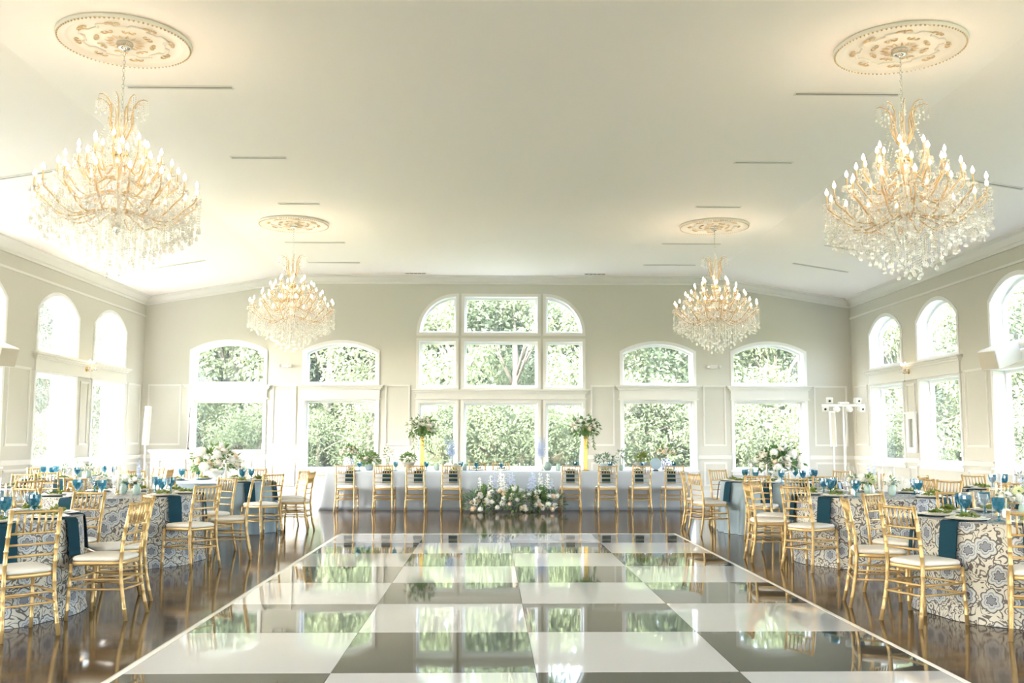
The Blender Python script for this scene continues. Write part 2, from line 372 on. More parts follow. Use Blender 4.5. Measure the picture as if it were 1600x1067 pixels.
# windows
win_no = 0
def lite(parent, poly, fmap, white_casing=True, cw=0.065, th=TH):
    """casing, jamb lining, sash and pane round one opening; fmap(depth) maps 2D points, negative depth is into the room"""
    ob('casing', MB().ring(offset(poly, cw), poly, fmap(-0.022), fmap(0.0)).mesh('casing', 'white' if white_casing else 'trim'), parent)
    ob('jamb', MB().ring(poly, offset(poly, -0.014), fmap(-0.012), fmap(th)).mesh('jamb', 'white'), parent)
    ob('sash', MB().ring(offset(poly, -0.014), offset(poly, -0.065), fmap(0.20), fmap(0.28)).mesh('sash', 'white'), parent)
    ob('pane', MB().prism(offset(poly, -0.06), fmap(0.238), fmap(0.242)).mesh('pane', 'pane'), parent)
def header(parent, x0, x1, z0, z1, fmap, mat='trim'):
    """frieze board with a moulded cornice on top"""
    b = MB()
    for xa, xb, za, zb, d in ((x0, x1, z0, z1 - 0.10, 0.035), (x0 - 0.03, x1 + 0.03, z0, z0 + 0.035, 0.05), (x0 - 0.035, x1 + 0.035, z1 - 0.11, z1 - 0.07, 0.06), (x0 - 0.07, x1 + 0.07, z1 - 0.07, z1 - 0.03, 0.09), (x0 - 0.105, x1 + 0.105, z1 - 0.03, z1, 0.125)):
        b.prism(rect(xa, xb, za, zb), fmap(-d), fmap(0.0))
    ob('header', b.mesh('header', mat), parent)
def sill(parent, x0, x1, z, fmap):
    b = MB(); b.prism(rect(x0, x1, z - 0.035, z), fmap(-0.07), fmap(0.0)); b.prism(rect(x0 + 0.03, x1 - 0.03, z - 0.11, z - 0.035), fmap(-0.03), fmap(0.0))
    ob('sill', b.mesh('sill', 'white'), parent)
def window():
    global win_no
    win_no += 1
    o = ob('window_%d' % win_no, None); o['kind'] = 'structure'; return o
bm_ = lambda d: (lambda p: (p[0], YB + d, p[1]))
ff_ = lambda d: (lambda p: (p[0], YF - d, p[1]))
for em, wins in ((bm_, BW), (ff_, FW)):
    for x in wins:
        p = window(); lite(p, back_upper(x), em); lite(p, back_lower(x), em)
        header(p, x - 0.965, x + 0.965, 2.375, 2.73, em); sill(p, x - 0.98, x + 0.98, 0.65, em)
    if em is ff_: break
    p = window()
    for a, b in cols:
        lite(p, rect(CX + a, CX + b, 0.68, 2.31), em, False); lite(p, rect(CX + a, CX + b, 2.68, 3.83), em, False)
    lite(p, rect(CX - 0.92, CX + 0.92, 4.03, 4.95), em, False)
    for s in (-1, 1): lite(p, quarter(s), em, False)
    header(p, CX - 2.08, CX + 2.08, 2.385, 2.63, em); sill(p, CX - 2.1, CX + 2.1, 0.67, em)
for X, sg in ((XL, -1), (XR, 1)):
    fm = lambda d, X=X, sg=sg: (lambda p: (X + sg * d, p[0], p[1]))
    for i, y in enumerate(SW):
        t_ = THL if sg < 0 else TH; p = window(); lite(p, side_upper(y), fm, th=t_); lite(p, side_lower(y), fm, th=t_); sill(p, y - 0.97, y + 0.97, 0.92, fm)
        if i % 2 == 0:
            y2 = SW[i + 1] if i + 1 < len(SW) else y
            header(p, y2 - 0.95, y + 0.95, 2.68, 3.03, fm)

# trim: crown, picture rail, chair rail, baseboard, panel frames
CROWN = [(0, 0), (0.17, 0), (0.165, 0.03), (0.115, 0.055), (0.10, 0.08), (0.06, 0.14), (0.035, 0.155), (0.028, 0.20), (0, 0.20)]
tn = [0]
def trim(mb, mat='trim'):
    tn[0] += 1; return struct('trim_%d' % tn[0], mb, mat)
for X, sg in ((XL, 1), (XR, -1)):
    trim(MB().prism(CROWN, lambda p: (X + sg * p[0], YF, ZW - p[1] + p[0] * math.tan(TILT)), lambda p: (X + sg * p[0], YB, ZW - p[1] + p[0] * math.tan(TILT))))
    b = MB()
    for z, t, h in ((4.42, 0.02, 0.045),): b.box(min(X, X + sg * t), max(X, X + sg * t), YF, YB, z - h / 2, z + h / 2)
    trim(b)
    e = [YF]
    for y in sorted(SW): e += [y - 0.94, y + 0.94]
    e += [YB]
    b = MB()
    for i in range(0, len(e), 2):
        b.box(min(X, X + sg * 0.03), max(X, X + sg * 0.03), e[i], e[i + 1], 0.93, 1.02); b.box(min(X, X + sg * 0.045), max(X, X + sg * 0.045), e[i], e[i + 1], 0.995, 1.02)
    trim(b)
    side = 'left' if sg > 0 else 'right'
    struct('baseboard_' + side, MB().box(min(X, X + sg * 0.025), max(X, X + sg * 0.025), YF, YB, 0, 0.17), 'trim')
for (xa, xb) in ((XL, XC - HF), (XC - HF, XC + HF), (XC + HF, XR)):
    trim(MB().prism(CROWN, lambda p: (xa, YB - p[0], ceil_z(xa) - p[1]), lambda p: (xb, YB - p[0], ceil_z(xb) - p[1])))
b = MB(); e = [XL]
for x in BW[:2]: e += [x - 0.96, x + 0.96]
e += [CX - 2.1, CX + 2.1]
for x in BW[2:]: e += [x - 0.96, x + 0.96]
e += [XR]
for i in range(0, len(e), 2): b.box(e[i], e[i + 1], YB - 0.03, YB, 0.93, 1.02); b.box(e[i], e[i + 1], YB - 0.045, YB, 0.995, 1.02)
trim(b)
struct('baseboard_back', MB().box(XL, XR, YB - 0.025, YB, 0, 0.17), 'trim')
def panel(poly, fm):
    i1 = offset(poly, -0.018); i2 = offset(poly, -0.045)
    b = MB().ring(poly, i2, fm(-0.012), fm(0.0)); b.ring(offset(poly, -0.01), offset(poly, -0.03), fm(-0.022), fm(-0.012)); trim(b)
for xa, xb in ((-8.50, -7.68), (-5.46, -4.87), (-2.70, -2.08), (2.37, 2.96), (5.15, 5.72), (7.91, 8.75)):
    panel(rect(xa, xb, 1.25, 2.74), bm_); panel(rect(xa, xb, 0.27, 0.85), bm_)
for X, sg in ((XL, -1), (XR, 1)):
    fm = lambda d, X=X, sg=sg: (lambda p: (X + sg * d, p[0], p[1]))
    for ya, yb in ((23.02, 23.85), (20.40, 20.82), (17.36, 18.22), (14.78, 15.2), (11.74, 12.6), (6.1, 7.0)):
        panel(rect(ya, yb, 1.27, 2.60 if yb - ya < 0.5 else 2.72), fm); panel(rect(ya, yb, 0.27, 0.85), fm)

# ------------------------------------------------------------------ dance floor
W = 1.2192; AL = 0.00512; DFX, DFY = -2.2308, 14.4764; NC, NR = 4, 10
df = empty('dance_floor', (DFX, DFY, 0), AL, 'glossy black and white chequered dance floor with cream edging', 'dance floor')
tb = MB().bbox(0.001, W - 0.001, -W + 0.001, -0.001, 0.0, 0.022, 0.0015)
tw, tk = tb.mesh('tile_white', 'tile_white'), tb.mesh('tile_black', 'tile_black')
for r in range(NR):
    for k in range(NC): ob('tile', tw if (r + k) % 2 == 0 else tk, df, (k * W, -r * W, 0))
EW = 0.075
for k, (xa, xb, ya, yb) in enumerate(((-EW, 0, -NR * W - EW, EW), (NC * W, NC * W + EW, -NR * W - EW, EW), (0, NC * W, 0, EW), (0, NC * W, -NR * W - EW, -NR * W))):
    ins = [(xa, ya), (xb, ya), (xb, yb), (xa, yb)]
    if k == 0: top = [(xb - 0.03, ya), (xb, ya), (xb, yb), (xb - 0.03, yb)]
    elif k == 1: top = [(xa, ya), (xa + 0.03, ya), (xa + 0.03, yb), (xa, yb)]
    elif k == 2: top = [(xa, ya), (xb, ya), (xb, ya + 0.03), (xa, ya + 0.03)]
    else: top = [(xa, yb - 0.03), (xb, yb - 0.03), (xb, yb), (xa, yb)]
    ob('edge_strip', MB().loft([[(x, y, 0) for x, y in ins], [(x, y, 0.004) for x, y in ins], [(x, y, 0.024) for x, y in top]]).mesh('edge_strip', 'ledge'), df)

# ------------------------------------------------------------------ outside
g = MB(); g.add([(-160, -160, -0.3), (160, -160, -0.3), (160, 200, -0.3), (-160, 200, -0.3)], [(0, 1, 2, 3)])
gr = struct('ground', g, 'grass')
def leaf_cloud(mb, centres, per, spread, size, rnd):
    for (cx, cy, cz, cr) in centres:
        for _ in range(per):
            u = Vector((rnd.gauss(0, 1), rnd.gauss(0, 1), rnd.gauss(0, 1))).normalized(); r = cr * spread * rnd.random() ** 0.45
            p = Vector((cx, cy, cz)) + u * r
            d = (u + Vector((rnd.uniform(-1, 1), rnd.uniform(-1, 1), rnd.uniform(-1.2, 0.4)))).normalized()
            s = size * rnd.uniform(0.7, 1.35)
            mb.leaf(p, d, Vector((rnd.uniform(-1, 1), rnd.uniform(-1, 1), 1)), s * 1.3, s * 0.8)
def leaf_uv(me):
    uv = me.uv_layers.new(name='UVMap'); k = 0
    for p in me.polygons:
        for li in p.loop_indices: uv.data[li].uv = ((p.vertices[0] * 0.137) % 7.3, (p.vertices[0] * 0.071) % 5.1)
def tree_mesh(seed, h, rad, base, n, per, size):
    rnd = random.Random(seed); cs = []; br = MB()
    br.tube([(0, 0, -0.3), (0.05, 0.03, h * 0.3), (-0.04, 0.06, h * 0.6), (0.02, 0, h * 0.85)], [0.17, 0.13, 0.09, 0.03], 7)
    for i in range(n):
        t = rnd.random(); z = base + (h - base) * t; rr = rad * sqrt(max(0.05, 1 - (2 * t - 0.85) ** 2)) * sqrt(rnd.random())
        a = rnd.uniform(0, 2 * pi); cs.append((rr * cos(a), rr * sin(a), z, rnd.uniform(0.5, 0.95) * rad / 2.4))
        if i % 4 == 0: br.tube([(0, 0, max(0.5, z * 0.6)), (rr * cos(a) * 0.5, rr * sin(a) * 0.5, z * 0.85), (rr * cos(a), rr * sin(a), z)], [0.05, 0.035, 0.012], 5)
    lm = MB(); leaf_cloud(lm, cs, per, 1.0, size, rnd); return lm, br
TREES = []
for sd, h, rad, base, n, per, size, mat in ((1, 7.5, 2.5, 0.4, 70, 170, 0.125, 'tree'), (2, 9.0, 2.8, 1.0, 74, 170, 0.14, 'tree2'), (3, 3.2, 1.9, 0.0, 40, 170, 0.09, 'tree'), (4, 8.5, 2.2, 2.2, 30, 40, 0.15, 'tree')):
    lm, br = tree_mesh(sd, h, rad, base, n, per, size); me = lm.mesh('foliage', mat); leaf_uv(me); TREES.append((me, br.mesh('trunk', 'bark', True)))
def tree(kind, x, y, s, label, group, rz=None):
    nm = ('broadleaf_tree', 'dark_tree', 'shrub', 'sparse_tree')[kind]
    o = empty(nm, (x, y, -0.3), random.uniform(0, 6.28) if rz is None else rz, label, 'shrub' if kind == 2 else 'tree', group); o.scale = (s, s, s)
    f = ob('foliage', TREES[kind][0], o); ob('trunk', TREES[kind][1], o)
rt = random.Random(11)
LB = {0: 'bright green leafy tree outside the head-table windows', 1: 'darker green tree standing farther back outside the head-table windows', 2: 'low pale green shrub outside the head-table windows'}
GB = {0: 'leafy trees outside the end wall', 1: 'darker trees behind them', 2: 'shrubs outside the end wall'}
for i in range(11):                                    # first row behind the end wall
    x = -3.5 + i * 2.25 + rt.uniform(-0.5, 0.5); y = 34.5 + rt.uniform(-1.5, 1.5)
    if x < -2: y += 6
    tree(0, x, y, rt.uniform(0.85, 1.12), LB[0], GB[0])
for i in range(13):
    tree(1, -15 + i * 2.9 + rt.uniform(-0.6, 0.6), 42 + rt.uniform(-1.5, 1.5) + (6 if i < 5 else 0), rt.uniform(1.05, 1.3), LB[1], GB[1])
for i in range(9):
    tree(0, -19 + i * 2.3 + rt.uniform(-0.6, 0.6), 44.0 + rt.uniform(-1.5, 1.5), rt.uniform(0.95, 1.2), LB[0], GB[0])
for i in range(11):
    tree(2, -1.6 + i * 1.35 + rt.uniform(-0.3, 0.3), 29.3 + rt.uniform(-0.8, 0.8), rt.uniform(0.75, 1.05), LB[2], GB[2])
for i in range(7):
    tree(2, -16 + i * 2.2, 40 + rt.uniform(-1, 1), rt.uniform(0.8, 1.1), LB[2], GB[2])
for i in range(8):                                     # beyond the sunny side windows
    tree(1, -13.0 - (i // 2) * 3.0 - (i % 2) * 1.4, (35, 44)[i % 2] + rt.uniform(-1, 1), (0.72, 0.95)[i % 2] * rt.uniform(0.95, 1.05), 'leafy tree on the lawn beyond the sunlit side windows', 'trees beyond the sunlit windows')
for i in range(5):
    tree(2, -12.6 - i * 1.9 + rt.uniform(0, 0.5), 31.5 + rt.uniform(0, 1.0), rt.uniform(0.6, 0.8), 'low shrub on the lawn beyond the sunlit side windows', 'shrubs beyond the sunlit windows')
tree(3, -17.2, 39.5, 0.95, 'thin tall tree with open branches beyond the sunlit side windows', None)
for i in range(3):                                     # unseen tall trees, added to block sun from the nearer side windows
    tree(1, -21.0 + rt.uniform(-0.8, 0.8), -2.8 + i * 4.0, 1.5, 'unseen tall dark tree added to block sun at the side windows away from the bar', 'added sun-blocking trees')
for i in range(9):                                     # beyond the other side
    tree((0, 1, 0)[i % 3], 17.5 + rt.uniform(0, 3) + i * 0.8, 24.5 + i * 3.6, rt.uniform(0.55, 0.95), 'leafy tree beyond the shaded side windows', 'trees beyond the shaded windows')
for i in range(5):
    tree(2, 14.5 + rt.uniform(0, 2) + i, 23.5 + i * 3.0, rt.uniform(0.8, 1.1), 'low shrub beyond the shaded side windows', 'shrubs beyond the shaded windows')

# ------------------------------------------------------------------ ceiling fittings
def diffuser(x0, x1, y, label, group):
    xm = (x0 + x1) / 2; s = 0.0 if abs(xm - XC) < HF else (TILT if xm < XC else -TILT)
    l = (x1 - x0) / 2
    o = empty('linear_diffuser', (xm, y, ceil_z(xm)), 0, label, 'air diffuser', group); o.rotation_euler = (0, -s, 0)
    b = MB().box(-l, l, -0.05, -0.03, -0.012, 0.0); b.box(-l, l, 0.03, 0.05, -0.012, 0.0); b.box(-l - 0.015, -l, -0.05, 0.05, -0.012, 0.0); b.box(l, l + 0.015, -0.05, 0.05, -0.012, 0.0)
    ob('frame', b.mesh('frame', 'trim'), o); ob('slot', MB().box(-l, l, -0.03, 0.03, -0.006, 0.0).mesh('slot', 'slot'), o)
for i, (xa, xb, y) in enumerate(((-4.25, -3.05, 10.95), (3.52, 4.73, 11.0), (-3.81, -3.03, 13.77), (3.51, 4.34, 13.84), (-3.73, -3.05, 16.53), (3.51, 4.27, 16.58), (-4.34, -3.12, 19.85), (3.47, 4.67, 19.79), (-4.31, -3.13, 22.15), (3.46, 4.65, 22.25))):
    diffuser(xa, xb, y, 'slim linear air diffuser set into the flat ceiling', 'air diffusers in the flat ceiling')
for sx in (-1, 1):
    for y in (13.8, 18.9, 20.9):
        diffuser(XC + sx * 7.0 - 0.6, XC + sx * 7.0 + 0.6, y, 'slim linear air diffuser set into the sloping ceiling', 'air diffusers in the sloping ceiling')
for x in (-1.95, 2.45):
    o = empty('ceiling_vent', (x, 23.55, ZC), 0, 'small slotted vent in the ceiling above the end wall', 'vent', 'ceiling vents')
    ob('frame', MB().box(-0.26, 0.26, -0.08, 0.08, -0.01, 0).mesh('frame', 'trim'), o)
    sm = MB().box(-0.04, 0.04, -0.06, 0.06, -0.013, -0.009).mesh('slot', 'slot')
    for k in range(5): ob('slot', sm, o, (-0.2 + k * 0.1, 0, 0))

# medallion
def ornament_mesh():
    b = MB()
    for s in (-1, 1):
        b.tube([(s * 0.005, 0, -0.012), (s * 0.03, 0.02, -0.018), (s * 0.06, 0.012, -0.016), (s * 0.07, -0.01, -0.014), (s * 0.05, -0.02, -0.012), (s * 0.042, -0.008, -0.012)], [0.006, 0.009, 0.008, 0.007, 0.006, 0.004], 6)
    b.tube([(0, -0.03, -0.012), (0, 0.0, -0.02), (0, 0.035, -0.012)], [0.004, 0.012, 0.003], 6)
    return b.mesh('scroll', 'gilt', True)
MED = {}
def build_medallion():
    MED['disc'] = MB().lathe([(0.64, 0), (0.655, -0.012), (0.65, -0.04), (0.62, -0.05), (0.60, -0.035), (0.57, -0.045), (0.545, -0.028), (0.50, -0.02), (0.20, -0.02), (0.19, -0.03), (0.10, -0.035), (0.0005, -0.035)], 64).mesh('disc', 'plaster', True)
    b = MB()
    for i in range(90):
        a = 2 * pi * i / 90; b.lathe([(0.001, 0.011), (0.009, 0.006), (0.011, 0), (0.009, -0.006), (0.001, -0.011)], 5, (0.635 * cos(a), 0.635 * sin(a), -0.05))
    MED['beads'] = b.mesh('bead_ring', 'gilt', True)
    b = MB(); pts = []
    for i in range(97):
        a = 2 * pi * i / 96; r = 0.38 + 0.05 * (1 if (i // 6) % 2 else 0); pts.append((r * cos(a), r * sin(a), -0.026))
    b.tube(pts, 0.012, 6); MED['rib'] = b.mesh('moulding', 'plaster', True)
    MED['orn'] = ornament_mesh()
    b = MB()
    for i in range(16):
        a = 2 * pi * i / 16; b.leaf((0.10 * cos(a), 0.10 * sin(a), -0.036), (cos(a), sin(a), -0.05), (0, 0, 1), 0.10, 0.045, -0.2)
    MED['rosette'] = b.mesh('rosette', 'gilt')
build_medallion()

# chandelier
TIER = [(0.76, -1.46, 16), (0.56, -1.28, 12), (0.40, -1.13, 10), (0.24, -1.01, 6)]       # bulb radius, bulb height under the ceiling, arms
CH = {}
def bead(b, x, y, z, r, h=None):
    h = h or r; b.add([(x, y, z + h), (x + r, y, z), (x, y + r, z), (x - r, y, z), (x, y - r, z), (x, y, z - h)], [(0, 1, 2), (0, 2, 3), (0, 3, 4), (0, 4, 1), (5, 2, 1), (5, 3, 2), (5, 4, 3), (5, 1, 4)])
def drop(b, x, y, z, r):
    b.lathe([(0.002, 0), (r * 0.45, -r * 0.7), (r * 0.95, -r * 1.7), (r, -r * 2.2), (r * 0.75, -r * 2.8), (0.002, -r * 3.2)], 6, (x, y, z))
def build_chandelier():
    for k, (r, zb, n) in enumerate(TIER):
        zc = zb - 0.13      # cup
        pts = []
        for i in range(13):
            t = i / 12; rr = 0.05 + (r - 0.05) * t
            z = (zc - 0.16) * (1 - t) + zc * t - 0.17 * sin(pi * min(1, t * 1.02)) ** 1.2 * (0.6 + r * 0.5) + 0.05 * sin(2 * pi * t)
            pts.append((rr, 0, z))
        pts[-1] = (r, 0, zc); pts[-2] = (r * 0.985, 0, zc - 0.05)
        CH['arm%d' % k] = MB().tube(pts, [0.011] * 12 + [0.008], 6).mesh('arm', 'armglass', True)
        b = MB().lathe([(0.006, -0.012), (0.035, -0.004), (0.047, 0.008), (0.04, 0.006), (0.008, 0.0)], 10)
        for i in range(8):
            a = 2 * pi * i / 8; x, y = 0.045 * cos(a), 0.045 * sin(a); bead(b, x, y, -0.008, 0.007); drop(b, x, y, -0.018, 0.010)
        CH['cup'] = b.mesh('crystal_cup', 'crystal')
    CH['candle'] = MB().lathe([(0.009, 0), (0.009, 0.095), (0.006, 0.1)], 8).mesh('candle_sleeve', 'armglass', True)
    CH['bulb'] = MB().lathe([(0.004, 0), (0.014, 0.012), (0.018, 0.026), (0.014, 0.044), (0.006, 0.062), (0.001, 0.075)], 8).mesh('bulb', 'bulb', True)
    CH['canopy'] = MB().lathe([(0.005, -0.10), (0.012, -0.095), (0.016, -0.08), (0.05, -0.07), (0.075, -0.05), (0.06, -0.045), (0.085, -0.02), (0.08, 0.0)], 20).mesh('canopy', 'chrome', True)
    b = MB()
    for i in range(17):
        z = -0.12 - i * 0.042; a = (i % 2) * pi / 2; pts = [(0.012 * cos(t) * cos(a), 0.012 * cos(t) * sin(a), z + 0.026 * sin(t)) for t in [2 * pi * q / 10 for q in range(11)]]
        b.tube(pts, 0.0035, 5)
    CH['chain'] = b.mesh('chain', 'chrome', True)
    CH['column'] = MB().lathe([(0.006, -1.96), (0.02, -1.93), (0.03, -1.9), (0.05, -1.87), (0.062, -1.83), (0.03, -1.78), (0.02, -1.7), (0.05, -1.6), (0.03, -1.5), (0.02, -1.4), (0.05, -1.3), (0.075, -1.22), (0.04, -1.17), (0.02, -1.1), (0.035, -1.0), (0.05, -0.93), (0.02, -0.86), (0.008, -0.8)], 14).mesh('column', 'crystal', True)
    CH['hub'] = MB().lathe([(0.005, -1.99), (0.022, -1.96), (0.034, -1.92), (0.03, -1.88), (0.01, -1.86)], 12).mesh('hub', 'chrome', True)
    CH['collar'] = MB().lathe([(0.03, -1.2), (0.08, -1.19), (0.085, -1.165), (0.05, -1.14), (0.03, -1.14)], 16).mesh('collar', 'brass', True)
    # crown scrolls
    pts = [(0.05, 0, -1.0), (0.085, 0, -0.93), (0.115, 0, -0.84), (0.105, 0, -0.75), (0.115, 0, -0.67), (0.155, 0, -0.61), (0.21, 0, -0.59), (0.25, 0, -0.605)]
    CH['scroll'] = MB().tube(pts, [0.009, 0.009, 0.008, 0.008, 0.008, 0.007, 0.006, 0.004], 6).mesh('crown_scroll', 'armglass', True)
    b = MB()
    for q, ln in ((0.25, 4), (0.21, 5), (0.165, 4)):
        for i in range(ln): bead(b, q, 0, -0.625 - i * 0.022, 0.007)
        drop(b, q, 0, -0.625 - ln * 0.022, 0.011)
    CH['scrolldrops'] = b.mesh('scroll_drops', 'crystal')
    # hanging strands
    CH['rings'] = []
    for r, n in ((0.785, 40), (0.71, 36), (0.63, 32), (0.54, 28), (0.45, 24), (0.36, 20), (0.27, 16), (0.18, 11), (0.10, 7), (0.03, 2)):
        top = -1.70 - 0.10 * (1 - r / 0.78); bot = -2.40 + 0.48 * (r / 0.78) ** 1.1
        ms = []
        for v in (0.0, 0.05, -0.045):
            b = MB(); z = top
            while z > bot + v + 0.06: bead(b, 0, 0, z, 0.0095, 0.012); z -= 0.026
            drop(b, 0, 0, z + 0.004, 0.020); ms.append(b.mesh('crystal_strand', 'crystal'))
        CH['rings'].append((r, n, ms))
    # beaded garlands between the tiers, and small pendants over the arms
    rnd = random.Random(3); b = MB()
    def garland(p, q, sag, n):
        for i in range(n + 1):
            t = i / n; v = Vector(p).lerp(Vector(q), t); v.z -= sag * 4 * t * (1 - t); bead(b, v.x, v.y, v.z, 0.007)
    for k, (r, zb, n) in enumerate(TIER):
        zc = zb - 0.14
        for i in range(n):
            a = 2 * pi * i / n; a2 = 2 * pi * (i + 1) / n
            garland((r * cos(a), r * sin(a), zc), (r * cos(a2), r * sin(a2), zc), 0.07, 9)
            if k < 3:
                r2, z2, _ = TIER[k + 1]; garland((r * cos(a), r * sin(a), zc), (r2 * cos(a + .1), r2 * sin(a + .1), z2 - 0.2), 0.06, 9)
    for _ in range(1000):
        t = rnd.random(); r = 0.12 + 0.62 * sqrt(rnd.random()); a = rnd.uniform(0, 2 * pi)
        zt = -0.98 - 0.62 * r / 0.76; z = zt - 0.12 - rnd.random() * 0.42 * (1 - 0.35 * r)
        bead(b, r * cos(a), r * sin(a), z, 0.007); drop(b, r * cos(a), r * sin(a), z - 0.01, 0.013)
    for i in range(10):
        a = 2 * pi * i / 10; garland((0.10 * cos(a), 0.10 * sin(a), -0.72), (0.24 * cos(a), 0.24 * sin(a), -1.12), 0.02, 14)
    CH['garlands'] = b.mesh('crystal_garlands', 'crystal')
build_chandelier()
def chandelier(x, y, where, rz):
    md = empty('ceiling_medallion', (x, y, ZC), rz, 'round plaster ceiling medallion above the chandelier ' + where, 'ceiling medallion')
    ob('disc', MED['disc'], md); ob('bead_ring', MED['beads'], md)['kind'] = 'stuff'; ob('moulding', MED['rib'], md); ob('rosette', MED['rosette'], md)
    for i in range(8):
        a = 2 * pi * i / 8
        ob('scroll', MED['orn'], md, (0.46 * cos(a), 0.46 * sin(a), -0.02), (0, 0, a - pi / 2))
        ob('scroll', MED['orn'], md, (0.27 * cos(a + .39), 0.27 * sin(a + .39), -0.02), (0, 0, a + .39 + pi / 2), 0.9)
    c = empty('chandelier', (x, y, ZC - 0.035), rz, 'lit multi-tier crystal chandelier hanging ' + where, 'chandelier')
    for nm in ('canopy', 'chain', 'column', 'hub', 'collar'): ob(nm, CH[nm], c)
    for i in range(8):
        s = ob('crown_scroll', CH['scroll'], c, (0, 0, 0), (0, 0, 2 * pi * i / 8)); ob('scroll_drops', CH['scrolldrops'], s)
    for k, (r, zb, n) in enumerate(TIER):
        for i in range(n):
            a = 2 * pi * (i + 0.5 * (k % 2)) / n
            arm = ob('arm', CH['arm%d' % k], c, (0, 0, 0), (0, 0, a))
            ob('crystal_cup', CH['cup'], arm, (r, 0, zb - 0.13)); ob('candle_sleeve', CH['candle'], arm, (r, 0, zb - 0.127)); ob('bulb', CH['bulb'], arm, (r, 0, zb - 0.03))
            if (k == 0 and i % 4 == 0) or (k == 1 and i % 3 == 1) or (k == 3 and i % 3 == 0):
                ld = bpy.data.lights.get('bulb_glow') or bpy.data.lights.new('bulb_glow', 'POINT')
                ld.energy = CHANDELIER_W / 10; ld.color = (1.0, 0.74, 0.50); ld.shadow_soft_size = 0.018
                ob('bulb_glow', ld, arm, (r, 0, zb + 0.0))
    for r, n, ms in CH['rings']:
        for i in range(n):
            a = 2 * pi * i / n + r * 9; ob('crystal_strand', ms[(i * 7) % 3], c, (r * cos(a), r * sin(a), 0))
    gl = ob('crystal_garlands', CH['garlands'], c); gl['kind'] = 'stuff'
chandelier(-3.78, 9.62, 'over the floral tables, bar side', 0.1)
chandelier(4.17, 9.62, 'over the floral tables, lights side', 0.5)
chandelier(-3.79, 18.05, 'between the bar and the head table', 0.3)
chandelier(4.15, 18.05, 'between the light stand and the head table', 0.7)

# ------------------------------------------------------------------ chairs
CP = {}
def bamboo(path, r, nodes):
    """round pole with bamboo-like rings at the given fractions"""
    P = [Vector(p) for p in path]; seg = [0]
    for a, b_ in zip(P, P[1:]): seg.append(seg[-1] + (b_ - a).length)
    T = seg[-1]
    def at(t):
        d = t * T
        for i in range(len(P) - 1):
            if d <= seg[i + 1] + 1e-9: return P[i].lerp(P[i + 1], (d - seg[i]) / (seg[i + 1] - seg[i]))
        return P[-1]
    ts = [(s / T, r) for s in seg]
    for n in nodes: ts += [(n - 0.006 / T, r), (n, r * 1.22), (n + 0.006 / T, r)]
    ts = sorted((min(1, max(0, t)), q) for t, q in ts); out = []
    for t, q in ts:
        if out and t - out[-1][0] < 1e-4: continue
        out.append((t, q))
    return MB().tube([at(t) for t, _ in out], [q for _, q in out], 8)
def build_chair():
    for s, nm in ((-1, 'L'), (1, 'R')):
        post = [(s * 0.196, -0.262, 0), (s * 0.186, -0.232, 0.14), (s * 0.178, -0.205, 0.30), (s * 0.175, -0.195, 0.44), (s * 0.174, -0.205, 0.60), (s * 0.172, -0.24, 0.80), (s * 0.171, -0.262, 0.905)]
        CP['post' + nm] = bamboo(post, 0.0155, [0.1, 0.2, 0.31, 0.42, 0.58, 0.68, 0.79, 0.9]).mesh('back_post', 'gold', True)
        CP['leg' + nm] = bamboo([(s * 0.205, 0.208, 0), (s * 0.195, 0.19, 0.43)], 0.015, [0.18, 0.42, 0.6, 0.85]).mesh('front_leg', 'gold', True)
        for z, q in ((0.31, 'a'), (0.235, 'b')):
            yb = -0.205 - (0.31 - z) * 0.15; CP['ss' + nm + q] = bamboo([(s * 0.18, yb, z), (s * 0.199, 0.195, z)], 0.0085, [0.33, 0.66]).mesh('stretcher', 'gold', True)
    for z, y, q in ((0.31, 0.195, 'a'), (0.235, 0.2, 'b')):
        CP['sf' + q] = bamboo([(-0.2, y, z), (0.2, y, z)], 0.0085, [0.33, 0.66]).mesh('stretcher', 'gold', True)
        CP['sb' + q] = bamboo([(-0.18, -0.21 - (0.31 - z) * .15, z), (0.18, -0.21 - (0.31 - z) * .15, z)], 0.0085, [0.33, 0.66]).mesh('stretcher', 'gold', True)
    for z, y, q in ((0.885, -0.258, 't'), (0.735, -0.227, 'a'), (0.655, -0.214, 'b'), (0.575, -0.203, 'c')):
        e = 0.187 if q == 't' else 0.172
        CP['r' + q] = bamboo([(-e, y, z), (e, y, z)], 0.011 if q == 't' else 0.009, [0.2, 0.4, 0.6, 0.8]).mesh('back_rail', 'gold', True)
    CP['spindle'] = bamboo([(0, -0.227, 0.735), (0, -0.258, 0.885)], 0.0075, [0.5]).mesh('spindle', 'gold', True)
    def outline(k, grow=0.0):
        p = []
        for i in range(24):
            a = 2 * pi * i / 24; cx, sy = cos(a), sin(a); e = 0.36
            x = math.copysign(abs(cx) ** e, cx); y = math.copysign(abs(sy) ** e, sy)
            hw = 0.19 + 0.014 * y; p.append((x * (hw + grow), y * (0.2 + grow), k))
        return p
    CP['frame'] = MB().loft([outline(0.418, 0.004), outline(0.424, 0.010), outline(0.444, 0.010), outline(0.45, 0.004)]).mesh('seat_frame', 'gold', True)
    b = MB().loft([outline(0.449, -0.006), outline(0.455, 0.006), outline(0.472, 0.008), outline(0.485, -0.006), outline(0.492, -0.04), outline(0.495, -0.11)])
    CP['cushion'] = b.mesh('cushion', 'cushion', True)
build_chair()
